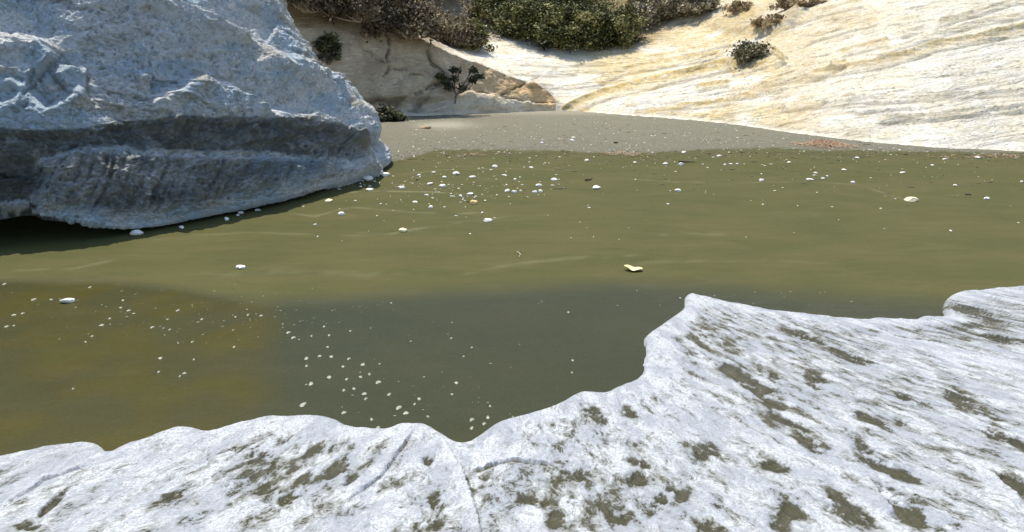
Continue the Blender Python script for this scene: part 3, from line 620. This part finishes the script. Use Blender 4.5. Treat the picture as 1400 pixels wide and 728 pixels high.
# ------------------------------------------------------------------ STONES
import bmesh
def stone_mesh(seed, mat, sx, sy, sz, cuts=5, angular=.82):
    r = random.Random(seed); bm = bmesh.new(); bmesh.ops.create_icosphere(bm, subdivisions=2, radius=1)
    pl = []
    for _ in range(cuts):
        v = Vector((r.gauss(0, 1), r.gauss(0, 1), r.gauss(0, .8))).normalized(); pl.append((v, r.uniform(angular - .22, angular)))
    o = (r.uniform(0, 50), r.uniform(0, 50))
    for v in bm.verts:
        for n, dd in pl:
            e = v.co.dot(n) - dd
            if e > 0: v.co -= n * e
        k = 1 + .22 * float(perlin(v.co.x * 1.3 + o[0], v.co.y * 1.3 + o[1], v.co.z * 1.3)); v.co *= k
        v.co.x *= sx; v.co.y *= sy; v.co.z *= sz
    me = bpy.data.meshes.new('stone'); bm.to_mesh(me); bm.free(); me.materials.append(mat)
    for p in me.polygons: p.use_smooth = seed % 3 == 0
    return me
MATS = dict(w=ST_WHITE, g=ST_GREY, y=ST_YEL, o=ST_ORG, b=ST_BROWN)
STONES = [  # photo x, y, width, height, colour, group?, label
 (187,317,24,9,'w','flat white stone lying against the foot of the big chalk rock, largest there'),
 (248,310,9,6,'w','small white stone at the shadow edge just right of the flat stone by the rock'),
 (310,299,10,6,'w','three-cornered white stone on sand just below the grey stones in the rock shadow'),
 (298,290,8,4,'g','leftmost grey stone in the dark shadow under the chalk rock'),
 (317,288,12,5,'g','grey stone in the dark shadow under the rock, second from the left'),
 (329,290,11,6,'g','rounded grey stone in the dark shadow under the rock, third from the left'),
 (352,287,11,4,'g','rightmost grey stone in the dark shadow under the chalk rock'),
 (325,294,6,3,'w','tiny pale stone between the shadow stones and the three-cornered one'),
 (449,274,15,5,'y','flat yellowish stone on sand below the right end of the big rock'),
 (467,292,11,6,'w','blocky white stone below the flat yellowish stone near the big rock'),
 (431,307,6,3,'w','tiny white stone alone below left of the blocky white one near the rock'),
 (505,259,13,5,'w','pale flat stone with brown top close to the nose of the big rock'),
 (460,255,14,4,'w','broken pale slab at the very foot of the rock nose'),
 (486,236,30,17,'w','large bright chalk chunk in the rubble at the toe of the big rock'),
 (513,232,26,14,'w','rounded chalk boulder at the very tip of the big rock'),
 (502,243,20,9,'w','low chalk chunk in front of the rubble at the rock toe'),
 (527,238,15,7,'w','rightmost small chalk chunk of the rubble at the rock toe'),
 (468,247,16,9,'w','leftmost chalk chunk of the rubble at the rock toe'),
 (475,250,9,5,'g','small greyish chunk leaning on the foot of the rock nose'),
 (549,256,13,6,'w','oval white stone right of the rock nose, between two pale ones'),
 (588,251,11,5,'w','left stone of the white pair right of the rock nose'),
 (605,254,13,6,'w','right stone of the white pair right of the rock nose'),
 (593,236,7,3,'w','small pale stone above the white pair near the dry sand edge'),
 (573,240,7,4,'w','narrow tilted white stone left above the white pair near the rock nose'),
 (608,242,8,4,'w','small white stone just above the right stone of the pair'),
 (624,237,12,6,'w','bright white stone on the upper beach, above and right of the pair'),
 (646,242,12,4,'w','long thin white stone right of the bright one on the upper beach'),
 (630,268,7,6,'w','small round white stone just left above the orange stone'),
 (643,265,12,5,'w','flat white stone touching the top of the orange stone'),
 (648,276,13,9,'o','orange stone in the middle of the upper beach, the only orange one'),
 (659,291,5,4,'w','tiny white pebble between the orange stone and the white oblong stone'),
 (667,301,14,7,'w','clean white oblong stone below the orange stone'),
 (589,283,8,6,'w','small round white stone with a dark side, left of the orange stone'),
 (567,276,10,3,'w','thin flat white stone left of the small round one'),
 (583,267,8,3,'w','sliver of white stone on the pale swash line'),
 (551,315,14,7,'y','pale yellow broken stone alone on smooth sand below the swash lines'),
 (677,227,10,5,'w','white crumbly stone near the top of the damp sand, below the dry edge'),
 (690,240,10,3,'w','thin pale stone below the crumbly white one on the upper beach'),
 (704,245,6,4,'w','tiny stone right below the thin pale stone on the upper beach'),
 (726,229,8,3,'w','small flat stone right of the crumbly white one near the dry edge'),
 (694,261,10,6,'w','left stone of the tight row of three white stones'),
 (703,262,11,5,'w','middle stone of the tight row of three white stones'),
 (712,261,5,4,'w','smallest, right stone of the tight row of three white stones'),
 (737,253,10,5,'w','upper stone of the stacked-looking white pair in mid beach'),
 (731,262,9,5,'w','lower left stone of the white cluster in mid beach'),
 (739,261,7,6,'w','lower right stone of the white cluster in mid beach'),
 (758,245,12,4,'w','flat white stone above right of the mid beach cluster'),
 (815,256,14,6,'w','pointed white stone alone in the centre of the upper beach'),
 (802,219,8,4,'w','small white stone just below the dry edge, above the pointed one'),
 (741,195,6,4,'w','lone white stone with a dark side on the dry grey sand'),
 (782,192,9,4,'w','white flaky stone on the dry grey sand, right of the lone one'),
 (784,188,7,2,'w','thin white flake right behind the flaky stone on the dry sand'),
 (868,222,6,3,'w','small white stone right of centre near the dry edge'),
 (910,224,10,4,'w','left of two white stones beside a dark twig near the dry edge'),
 (931,224,8,5,'w','right of two white stones beside a dark twig near the dry edge'),
 (935,208,8,4,'w','white stone sitting in the wrack line above the dark twig'),
 (983,213,10,3,'w','long white stone at the wrack line right of centre'),
 (991,225,5,3,'w','leftmost of three tiny stones in a row below the wrack line'),
 (999,224,6,3,'w','middle of three tiny stones in a row below the wrack line'),
 (1008,224,5,3,'w','rightmost of three tiny stones in a row below the wrack line'),
 (927,260,11,5,'w','white humped stone alone, right of the pointed centre stone'),
 (1041,246,10,5,'w','white stone with a dark hollow, below left of the weed clump'),
 (1079,222,7,3,'w','small pale stone just below the weed clump'),
 (1107,245,11,3,'w','flat white stone below the weed clump, longest of its group'),
 (1115,236,7,3,'w','small stone above the longest flat one below the weed clump'),
 (1125,244,7,3,'w','small stone right of the longest flat one below the weed clump'),
 (1131,241,5,3,'w','tiniest stone at the right end of the group below the weed clump'),
 (1154,232,8,3,'w','pale stone right of the group below the weed clump'),
 (1166,249,8,4,'w','white stone above the left end of the faint drag line'),
 (1171,215,9,3,'w','white stone right beside the weed clump at the dry edge'),
 (1234,236,9,3,'w','flat white stone on the damp upper beach right of the weed clump'),
 (1275,226,6,3,'w','small white stone at the right near the cliff foot'),
 (1291,217,6,3,'w','tiny white stone right under the sunlit slope foot'),
 (1245,272,21,8,'y','large yellow-white stone with a dark pit on the right of the beach'),
 (1306,253,8,4,'w','small white stone between the large yellowish stone and the cliff'),
 (1349,271,11,5,'w','oval white stone at the right, level with the large yellowish one'),
 (1397,248,5,3,'w','tiny white stone at the right border of the beach'),
 (1336,215,12,2,'w','flat pale slab at the foot of the sunlit slope'),
 (92,410,23,10,'w','thick angular white slab on dark wet sand at far left'),
 (329,365,16,6,'w','bright white lens-shaped stone alone on the smooth sand left of centre'),
 (580,174,26,5,'b','brown flat stone on the pale sand patch behind the rock nose')]
for i, (px, py, wd, ht, c, lab) in enumerate(STONES):
    p, t = hit(px, py + ht * .35); sx = wd * t / FPX / 2 * .86; sz = max(ht * t / FPX / 2 * .95, sx * .2)
    sy = sx * rnd.uniform(.65, .95)
    if sy * 2 * 2.3 / t > ht * t / FPX * 2.6: sy *= .7
    ang = rnd.uniform(-.25, .25)
    if px == 92: me = stone_mesh(21, MATS[c], sx * 1.12, sy, sz * 1.1, 9, .74)
    else: me = stone_mesh(100 + i, MATS[c], sx, sy, sz, rnd.randint(4, 8), rnd.uniform(.75, .95))
    o = link('stone', me, loc=(p[0], p[1], sand_final(p[0], p[1]) + sz * .45)); o.rotation_euler = (rnd.uniform(-.1, .1), rnd.uniform(-.1, .1), ang)
    tag(o, lab, 'stone', 'white stones scattered on the beach' if c in 'wg' else 'coloured stones on the beach')

# small fragments nobody could count: pebbles and dark crumbs of the wrack line
def scatter(name, mat, pts, smin, smax, flat, label, cat, seed, elong=1.0):
    r = np.random.default_rng(seed); ico = bmesh.new(); bmesh.ops.create_icosphere(ico, subdivisions=1, radius=1)
    bv = np.array([v.co[:] for v in ico.verts]); bf = np.array([[v.index for v in f.verts] for f in ico.faces]); ico.free()
    Vs, Fs = [], []
    for k, (x, y) in enumerate(pts):
        s = smin + (smax - smin) * r.random() ** 2.5; sc = np.array([s * (1 + elong * r.random()), s * r.uniform(.6, 1), s * flat])
        a = r.uniform(0, math.pi); v = bv * (1 + .25 * r.normal(size=(len(bv), 1))) * sc
        v = np.stack([v[:, 0] * math.cos(a) - v[:, 1] * math.sin(a), v[:, 0] * math.sin(a) + v[:, 1] * math.cos(a), v[:, 2]], 1)
        Vs.append(v + [x, y, sand_final(x, y) + s * flat * .4]); Fs.append(bf + k * len(bv))
    me = mesh_np(name, np.concatenate(Vs), np.concatenate(Fs), mat, smooth=False)
    return tag(link(name, me), label, cat, kind='stuff')
def pix_pts(n, fx_, fy_, seed):
    r = np.random.default_rng(seed); out = []
    while len(out) < n:
        px, py = fx_(r), fy_(r)
        p, t = hit(px, py)
        if 3 < p[1] < 29: out.append((p[0], p[1]))
    return out
pts = pix_pts(300, lambda r: r.uniform(480, 1480), lambda r: 207 + r.exponential(16), 3) + pix_pts(170, lambda r: r.normal(620, 70), lambda r: r.normal(255, 18), 4) + pix_pts(90, lambda r: r.uniform(420, 1400), lambda r: r.uniform(240, 330), 5)[:40] \
    + pix_pts(800, lambda r: r.uniform(560, 1350), lambda r: r.uniform(158, 210), 6) + pix_pts(60, lambda r: r.normal(490, 18), lambda r: r.normal(248, 5), 66)
scatter('pebble_scatter', ST_WHITE, pts, .005, .022, .45, 'tiny pale pebbles scattered over the upper beach', 'pebbles', 9)
pts = pix_pts(420, lambda r: r.uniform(520, 1450), lambda r: 207 + abs(r.normal(0, 9)), 13) + pix_pts(160, lambda r: r.uniform(560, 1400), lambda r: r.uniform(210, 265), 14) + pix_pts(350, lambda r: r.uniform(560, 1300), lambda r: r.uniform(165, 209), 15)
scatter('wrack_crumbs', ST_DARK, pts, .006, .026, .4, 'dark crumbs of weed and wood along the dry sand edge', 'debris', 10, 4.)

# foam flecks left on the wet sand: thin bubbly discs
FL = [(46,410,7,4),(19,431,6,4),(31,429,5,4),(9,447,6,4),(19,446,4,3),(6,389,6,3),(123,393,5,3),(70,410,5,3),(139,445,7,4),(150,436,5,3),(126,460,5,4),(117,468,4,3),(168,411,5,3),(165,421,5,3),(176,425,6,3),(208,448,6,4),(219,490,7,4),(217,509,5,3),(252,511,6,3),(246,515,4,3),(243,425,6,3),(229,437,4,3),(232,451,4,3),(263,468,5,3),(276,437,5,3),(322,434,4,3),(339,431,5,3),(320,475,5,3),(357,432,5,3),(100,532,4,3),(265,492,4,3),
 (394,455,7,5),(401,462,7,4),(443,447,5,4),(426,460,4,3),(450,459,5,3),(448,475,5,4),(419,490,8,5),(419,501,6,4),(437,487,6,3),(453,488,7,4),(450,516,8,8),(425,525,9,5),(477,491,6,4),(469,502,6,4),(496,499,7,5),(474,519,6,5),(493,516,6,4),(505,512,6,4),(517,523,9,5),(484,532,6,4),(498,539,8,5),(500,546,6,4),(470,534,6,4),(414,554,11,8),(470,565,8,6),(532,540,7,10),(545,558,10,8),(508,574,6,11),(555,565,9,5),(517,585,7,4),(573,546,7,4),(567,553,5,4),(585,570,5,4),(624,524,7,4),(618,540,5,4),(645,574,8,6),(662,580,7,5),(667,571,7,4),(670,556,5,3),(645,586,7,4),(634,488,4,4),(617,463,4,3),(479,453,4,3),(777,427,5,4),(783,493,5,4),(782,510,4,3),(930,408,4,3),(535,415,4,3),(645,476,4,5)]
def fleck_mesh(sx, sy, seed):
    r = random.Random(seed); n = 14; V = [(0, 0, .006)]; Fq = []
    ph = r.uniform(0, 6)
    for ring, hgt in ((.6, .006), (1., .0)):
        for k in range(n):
            a = 2 * math.pi * k / n; q_ = 1 + .16 * math.sin(2 * a + ph) + .12 * math.sin(3 * a + 2 * ph) + r.uniform(-.06, .06)
            V.append((sx * ring * q_ * math.cos(a), sy * ring * q_ * math.sin(a), hgt + r.uniform(-.001, .001)))
    for k in range(n):
        k2 = (k + 1) % n; Fq.append((0, 1 + k, 1 + k2)); Fq.append((1 + k, 1 + n + k, 1 + n + k2)); Fq.append((1 + k, 1 + n + k2, 1 + k2))
    return mesh_np('foam_fleck', np.array(V), np.array(Fq), FLECK)
ZONES = [(0,380,30,400,'foam dot at the left picture edge, highest on the wet sand'),(0,400,60,460,'foam dot left of the thick white slab on the wet sand'),(60,400,90,420,'foam dot touching the left side of the thick white slab'),
 (90,380,135,400,'foam dot above the thick white slab at the edge of the wet sand'),(110,455,135,475,'foam dot below right of the thick white slab'),(135,405,185,440,'foam dot of the row right of the thick white slab'),(135,440,160,450,'foam dot of the pair below right of the slab row'),
 (200,440,225,455,'lone foam dot in the middle of the brown wet sand'),(210,485,230,500,'upper foam dot of the low group on brown wet sand'),(210,500,260,520,'foam dot at the bottom of the low group on brown wet sand'),(225,420,250,455,'foam dot in the column at the centre of the brown wet sand'),
 (255,460,285,500,'foam dot in the sparse middle right of the brown wet sand'),(255,430,300,460,'foam dot right of the column on the brown wet sand'),(300,425,370,450,'foam dot at the upper right end of the brown wet sand'),(300,450,370,500,'lone foam dot low at the right end of the brown wet sand'),(60,520,140,560,'faint dot low at left'),
 (370,440,410,470,'foam dot of the bright pair at the upper left of the scatter'),(410,440,455,470,'small foam dot at the top of the scatter left of centre'),(455,440,500,470,'lone small foam dot at the top right of the scatter'),(410,470,446,505,'foam dot on the left flank of the scatter'),(446,470,460,512,'foam dot above the slanted foam fleck'),
 (460,485,485,525,'foam dot left in the middle cluster of the scatter'),(485,485,520,530,'foam dot right in the middle cluster of the scatter'),(460,525,492,550,'foam dot in the lower left cluster of the scatter'),(492,530,512,550,'foam dot of the two touching flecks low in the scatter'),(460,550,500,580,'lone foam dot near the foam edge below the scatter'),
 (512,575,530,595,'foam dot almost touching the foam edge below the scatter'),(550,560,562,570,'foam dot directly under the broad pale fleck'),(562,540,600,580,'foam dot at the lower right end of the scatter'),(520,400,560,430,'lone dot at the top edge of the wet sand'),(610,455,640,495,'tiny dot alone above the foam notch'),
 (610,500,640,545,'foam dot midway above the notch in the foam edge'),(640,550,680,595,'foam dot of the cluster just above the notch in the foam edge'),(640,465,660,490,'dot at the right of the tiny lone dots above the notch'),(775,500,790,520,'faint dot under the lone bright dot above the foam bay'),(900,400,940,415,'faint dot beside the tip of the foam'),(0,0,1400,728,'small foam dot on wet sand')]
SPEC = {(414,554): 'largest round foam fleck just above the foam edge, left of the scatter', (545,558): 'broad pale foam fleck low in the scatter near the advancing foam', (532,540): 'arch-shaped upright foam fleck with a dark spot above the broad one', (508,574): 'tall narrow foam fleck just above the foam edge',
        (450,516): 'slanted narrow foam fleck in the middle left of the scatter', (425,525): 'oval foam fleck below left of the slanted one', (517,523): 'oval foam fleck at the right end of the middle cluster', (777,427): 'lone foam fleck on the dark wet sand right of centre', (783,493): 'lone bright foam dot on the wet sand above the foam bay', (100,532): 'single faint foam dot low on the brown wet sand at the left'}
for i, (px, py, wd, ht) in enumerate(FL):
    p, t = hit(px, py); sx = wd * t / FPX / 2 * .72; graz = max(.18, (CAM_H - p[2]) / np.hypot(p[1], CAM_H)); sy = min(ht * t / FPX / 2 / graz, sx * 1.7)
    o = link('foam_fleck', fleck_mesh(sx, sy, i), loc=(p[0], p[1], sand_final(p[0], p[1]) + .001))
    if (px, py) in SPEC: lab, gr = SPEC[(px, py)], 'foam flecks on the wet sand'
    else:
        zone = next(z for z in ZONES if z[0] <= px < z[2] and z[1] <= py < z[3]); lab, gr = zone[4], 'foam dots: ' + zone[4]
    tag(o, lab, 'foam fleck', gr)
pts = pix_pts(110, lambda r: r.normal(230, 110), lambda r: r.uniform(388, 470), 23) + pix_pts(50, lambda r: r.normal(400, 70), lambda r: r.uniform(412, 450), 24) + pix_pts(45, lambda r: r.normal(560, 90), lambda r: r.uniform(440, 580), 25) + pix_pts(25, lambda r: r.uniform(700, 1300), lambda r: r.uniform(395, 420), 26)
scatter('foam_speckles', FLECK, pts, .0035, .010, .3, 'tiny foam bubbles speckling the wet sand', 'foam', 27)

# ------------------------------------------------------------------ tubes, leaves
def tube(path, r0, r1, sides=5):
    path = [Vector(p) for p in path]; V, Fq = [], []
    for i, p in enumerate(path):
        a = path[max(i - 1, 0)]; b2 = path[min(i + 1, len(path) - 1)]; dr = (b2 - a).normalized()
        s1 = dr.orthogonal().normalized(); s2 = dr.cross(s1); rr = r0 + (r1 - r0) * i / (len(path) - 1)
        for k in range(sides):
            an = 2 * math.pi * k / sides; V.append(p + (s1 * math.cos(an) + s2 * math.sin(an)) * rr)
    for i in range(len(path) - 1):
        for k in range(sides):
            k2 = (k + 1) % sides; Fq.append((i * sides + k, i * sides + k2, (i + 1) * sides + k2, (i + 1) * sides + k))
    return [tuple(v) for v in V], Fq
def tubes_mesh(name, lst, mat):
    V, Fq = [], []
    for a in lst:
        v, f = tube(*a); n = len(V); V += v; Fq += [tuple(i + n for i in q_) for q_ in f]
    return mesh_np(name, np.array(V), np.array(Fq), mat)
def leaves_mesh(name, cen, size, mat, seed, tint_bias=None, long=1.8, droop=0.):
    r = np.random.default_rng(seed); n = len(cen); a = r.normal(size=(n, 3)); a[:, 2] = a[:, 2] * .6 - droop; a /= np.linalg.norm(a, axis=1)[:, None]
    b2 = r.normal(size=(n, 3)); b2 -= (b2 * a).sum(1)[:, None] * a; b2 /= np.linalg.norm(b2, axis=1)[:, None]
    s = size * r.uniform(.6, 1.4, (n, 1)); L = a * s * long * .5; W = b2 * s * .5
    nn = np.cross(a, b2) * s * .15
    V = np.stack([cen - L, cen + W + nn, cen + L, cen - W + nn], 1).reshape(-1, 3); Fq = np.arange(4 * n).reshape(n, 4)
    t = np.clip(r.normal(.45, .22, n) + (0 if tint_bias is None else tint_bias), 0, 1)
    return mesh_np(name, V, Fq, mat, dict(tint=np.repeat(t, 4)), smooth=False)
def bush(name, loc, rad, nl, mat, label, cat, group, seed, leaf=.07, clumps=60, stems=9, droop=0., barkmat=BARK, lean=(0, 0), cr=.12, fill=.45):
    r = np.random.default_rng(seed); root = bpy.data.objects.new(name, None); COL.objects.link(root); root.location = loc
    rad = np.array(rad)
    c = r.normal(size=(clumps, 3)); c /= np.linalg.norm(c, axis=1)[:, None]; c[:, 2] = np.abs(c[:, 2]) * 1.1 - .25
    c *= r.uniform(fill, 1.08, (clumps, 1)); c *= rad; c[:, 2] += rad[2] * .32
    c[:, 0] += lean[0] * (c[:, 2] / rad[2]); c[:, 1] += lean[1] * (c[:, 2] / rad[2])
    wts = r.uniform(.2, 1.8, clumps); idx = r.choice(clumps, nl, p=wts / wts.sum()); tb = r.normal(0, .28, clumps)
    cs_ = cr * rad.mean() * r.uniform(.6, 1.5, clumps)
    cen = c[idx] + r.normal(size=(nl, 3)) * cs_[idx][:, None] * [1, 1, .75]
    link('foliage', leaves_mesh('foliage', cen, leaf, mat, seed + 1, tb[idx], droop=droop), root)
    lst = []
    for k in r.choice(clumps, min(stems * (8 if barkmat is PALEBARK else 3), clumps), replace=False):
        e = c[k] * (1.12 if barkmat is PALEBARK else 1); mid = e * .5 + r.normal(size=3) * .08 * rad; st0 = np.array([e[0] * .12, e[1] * .12, -.12])
        lst.append(([tuple(st0), tuple(st0 * .4 + mid * .6), tuple(mid), tuple(e * .85 + mid * .15), tuple(e * 1.08)], .03 * rad.mean() ** .7, .004, 5))
    link('branches', tubes_mesh('branches', lst, barkmat), root)
    return tag(root, label, cat, group)

def P_(px, py, dz=0., back=0.):
    p = on_cliff(px, py); p[2] += dz; p[1] += back; return tuple(p)
GB = 'bushes on top of the back cliff'
# brown tangle hanging over the back wall
for i, (px, py, rad, nl, mt, lb) in enumerate([
    (418, 12, (1.3, 1.2, 1.0), 7000, LEAF_B, 'dark brown scrub right behind the sloping edge of the big rock'),
    (455, 8, (1.2, 1.1, .9), 6500, LEAF_B, 'brown scrub at the upper left of the tan wall'),
    (500, 22, (1.7, 1.3, .9), 10000, LEAF_B, 'reddish brown dry scrub hanging over the tan wall, left part'),
    (560, 40, (1.7, 1.3, 1.0), 10000, LEAF_B, 'reddish brown dry scrub hanging over the middle of the tan wall'),
    (612, 55, (1.5, 1.2, 1.1), 9000, LEAF_B, 'dry brown scrub hanging low over the right of the tan wall'),
    (645, 62, (.9, 1.0, 1.2), 6000, LEAF_G, 'dark green bush at the right end of the brown scrub, above the smooth wall'),
    (540, 0, (2.2, 1.4, 1.0), 9000, LEAF_D, 'dark green bush above the brown scrub at the top of the picture'),
    (600, -8, (2.2, 1.4, 1.2), 9000, LEAF_D, 'dark green bush at the top, left of the sunlit green bushes')]):
    bush('bush', P_(px, py, -.1), rad, nl, mt, lb, 'bush', GB, 300 + i, leaf=.07, clumps=90, droop=.8 if mt is LEAF_B else .1, barkmat=PALEBARK if mt is LEAF_B else BARK)
for i, (px, py, rad, nl, mt, lb) in enumerate([
    (685, 30, (1.6, 1.3, 1.5), 9000, LEAF_G, 'olive green bush at the left of the sunlit green row, above the white slope'),
    (735, 52, (1.9, 1.4, 1.7), 12000, LEAF_G, 'dark hearted green bush in the middle of the row above the white bowl'),
    (790, 62, (1.9, 1.4, 1.8), 13000, LEAF_G, 'dense green bush hanging lowest towards the white bowl'),
    (835, 56, (1.5, 1.3, 1.7), 10000, LEAF_G, 'green bush at the right end of the row beside the grey scrub'),
    (760, 15, (2.6, 1.4, 1.8), 11000, LEAF_G, 'green bush behind the middle of the row, cut by the top of the picture'),
    (880, 30, (1.2, 1.0, .9), 6000, LEAF_GR, 'grey dry scrub just right of the green bushes'),
    (920, 22, (1.3, 1.0, .9), 7000, LEAF_GR, 'grey green scrub in the middle above the ochre ledges'),
    (950, 18, (1.1, 1.0, .8), 5000, LEAF_GR, 'grey scrub at the right end, touching the orange earth'),
    (900, 0, (1.8, 1.2, 1.0), 7000, LEAF_GR, 'grey scrub behind the others at the top of the picture')]):
    bush('bush', P_(px, py, -.1), rad, nl, mt, lb, 'bush', GB, 340 + i, leaf=.085, clumps=100)
bush('bush', P_(1022, 80, 0), (.60, .5, .5), 3400, LEAF_M, 'small round dark bush alone on the ochre ledges of the right slope', 'bush', None, 371, leaf=.055, clumps=60, cr=.2)
bush('bush', P_(1006, 12, -.1), (.9, .6, .32), 2800, LEAF_T, 'dry brown tuft on the orange earth above the lone bush', 'bush', 'dry tufts on the orange earth', 372, leaf=.06, clumps=40, droop=1., barkmat=PALEBARK)
bush('bush', P_(1052, 28, -.1), (.8, .6, .32), 2800, LEAF_T, 'grey brown tuft overhanging the striped shadow right of the lone bush', 'bush', 'dry tufts on the orange earth', 373, leaf=.06, clumps=40, droop=1., barkmat=PALEBARK)
bush('bush', P_(1080, 4, -.1), (.8, .6, .32), 2600, LEAF_T, 'grey green tuft at the top where the right slope begins', 'bush', 'dry tufts on the orange earth', 374, leaf=.06, clumps=40)
bush('bush', P_(1112, 2, -.1), (.6, .5, .3), 2200, LEAF_T, 'small ochre tuft at the top edge right of the orange earth', 'bush', 'dry tufts on the orange earth', 375, leaf=.05, clumps=25)
bush('bush', P_(450, 84, -.1), (.4, .4, .8), 3000, LEAF_D, 'nearly black bush between the big rock and the tan wall', 'bush', None, 376, leaf=.06, clumps=40)
p, t = hit(522, 166); bush('bush', (p[0], p[1], sand_final(p[0], p[1]) - .05), (.7, .45, .4), 3000, LEAF_D, 'low black green bush at the foot of the tan wall behind the rock nose', 'bush', None, 377, leaf=.06, clumps=40)

# sparse shrub with crooked stems and leaf clusters in front of the tan wall
base = np.array(P_(618, 138)); base[1] -= .25
def A(px, py, dy=0.):
    d_ = ray(px, py); t_ = (base[1] + dy) / d_[1]; return np.array([d_[0] * t_, d_[1] * t_, CAM_H + d_[2] * t_])
root = bpy.data.objects.new('shrub', None); COL.objects.link(root); root.location = base
tag(root, 'sparse crooked shrub with dark leaf clusters growing in front of the tan back wall', 'shrub')
br = [[(622, 142), (624, 130), (620, 120), (612, 113), (602, 106)], [(622, 134), (630, 122), (636, 112), (641, 106), (654, 102)], [(621, 126), (622, 112), (624, 100), (622, 96)], [(630, 122), (642, 114), (652, 107), (648, 96)],
      [(620, 122), (608, 118), (600, 112)], [(628, 128), (640, 122), (646, 116)], [(608, 100), (600, 92), (588, 84), (582, 70)]]
lst = [([tuple(A(a, b2, rnd.uniform(-.12, .12)) - base) for a, b2 in q_], .035, .010, 5) for q_ in br]
for q_ in lst: link('branch', tubes_mesh('branch', [q_], BARK), root)
for k, (a, b2, rr) in enumerate([(623, 96, .16), (602, 104, .15), (614, 118, .17), (632, 120, .15), (647, 96, .12), (655, 105, .13), (645, 110, .12), (609, 112, .13), (622, 108, .10)]):
    c = A(a, b2) - base; cen = c + np.random.default_rng(500 + k).normal(size=(130, 3)) * rr * [.6, .6, .42]
    link('leaf_cluster', leaves_mesh('leaf_cluster', cen, .07, LEAF_D, 520 + k), root)['kind'] = 'stuff'

# ------------------------------------------------------------------ weed clump, twigs, curled leaf
def weed(px, py, rx_, ry_, n, label, name, seed, hgt=.06):
    r = np.random.default_rng(seed); p, t = hit(px, py); root = p.copy(); lst = []
    for k in range(n):
        a = r.normal(0, 1, 2) * [rx_, ry_] * .5; q0 = np.array([a[0], a[1], 0.]); an = r.uniform(0, 6.28); L = r.uniform(.08, .25); pts_ = []
        hz = hgt * math.exp(-((a[0] / rx_) ** 2 + (a[1] / ry_) ** 2) * 2) * r.uniform(.2, 1.2)
        for s in np.linspace(-.5, .5, 5):
            xx, yy = q0[0] + math.cos(an) * L * s, q0[1] + math.sin(an + s) * L * s
            pts_.append((xx, yy, sand_final(root[0] + xx, root[1] + yy) - root[2] + .006 + hz * (1 - 2.5 * s * s) + r.uniform(0, .012)))
        lst.append((pts_, .006, .003, 4))
    o = link(name, tubes_mesh(name, lst, WEED), loc=tuple(root)); return tag(o, label, 'seaweed', kind='stuff')
weed(1128, 199, .55, .45, 700, 'reddish brown heap of dried weed at the dry sand edge below the right slope', 'seaweed', 61, .12)
weed(850, 211, .5, .2, 60, 'thin rust coloured strands of weed on the wrack line near the middle', 'seaweed', 62, .02)
weed(1350, 214, 1.0, .15, 60, 'thin reddish strip of weed along the foot of the right slope', 'seaweed', 63, .03)
weed(655, 212, .5, .12, 18, 'pale thin strands of weed lying right of the rock nose', 'seaweed', 64, .02)
for k, (pa, pb, r0, lb, mt) in enumerate([((707, 346), (713, 353), .006, 'short pale twig alone on smooth sand in mid beach', PALEBARK), ((928, 222), (952, 223), .018, 'dark driftwood twig beside two white stones near the wrack line', ST_DARK),
        ((800, 248), (811, 245), .018, 'dark twig just above the pointed white stone', ST_DARK), ((758, 232), (774, 232), .012, 'thin brown stick left of centre on the upper beach', ST_BROWN), ((840, 197), (846, 196), .02, 'short dark twig on the dry grey sand', ST_DARK),
        ((638, 277), (644, 278), .010, 'dark strip for the shadow tucked by the left of the orange stone', ST_DARK), ((1320, 267), (1330, 268), .014, 'dark stub of wood left of the oval white stone at right', ST_DARK)]):  # strip left of the orange stone stands in for its shadow
    a, t1 = hit(*pa); b2, t2 = hit(*pb); m = (a + b2) / 2; m[2] = sand_final(m[0], m[1]) + r0 * 1.2
    pts_ = [tuple(a + (b2 - a) * s + np.array([.02 * math.sin(5 * s), .012 * math.cos(7 * s), 0]) - m) for s in np.linspace(0, 1, 6)]
    pts_ = [(x_, y_, sand_final(x_ + m[0], y_ + m[1]) + r0 - m[2] + .004) for x_, y_, _z in pts_]
    tag(link('twig', tubes_mesh('twig', [(pts_, r0, r0 * .5, 6)], mt), loc=tuple(m)), lb, 'twig', 'twigs lying on the beach')
# curled pale leaf
p, t = hit(866, 370); s = 12.5 * t / FPX
leaf_y = stone_mat('yellow_leaf', (.80, .62, .20), (.80, .72, .42), .5)
V, Fq = [], []; nx, ny = 15, 9
for i in range(nx):
    u = i / (nx - 1)
    for j in range(ny):
        v = j / (ny - 1) * 2 - 1; wd = math.sin(math.pi * min(1, u * .93 + .07)) ** .8 * (.55 if u > .35 else .42) + .02
        zz = .22 * v * v + (.55 * max(0, .42 - u) ** .8) + .07 * math.sin(9 * u)
        V.append(((u - .5) * 2.0 * s, v * wd * s * 1.3, .03 * s + zz * s * .9))
for i in range(nx - 1):
    for j in range(ny - 1): a = i * ny + j; Fq.append((a, a + ny, a + ny + 1, a + 1))
me = mesh_np('leaf', np.array(V), np.array(Fq), leaf_y)
o = link('leaf', me, loc=(p[0], p[1], sand_final(p[0], p[1]) + .004)); o.rotation_euler = (0, 0, -.25); tag(o, 'curled yellow and white leaf alone on the wet sand right of centre', 'leaf')
md = o.modifiers.new('thickness', 'SOLIDIFY'); md.thickness = .003
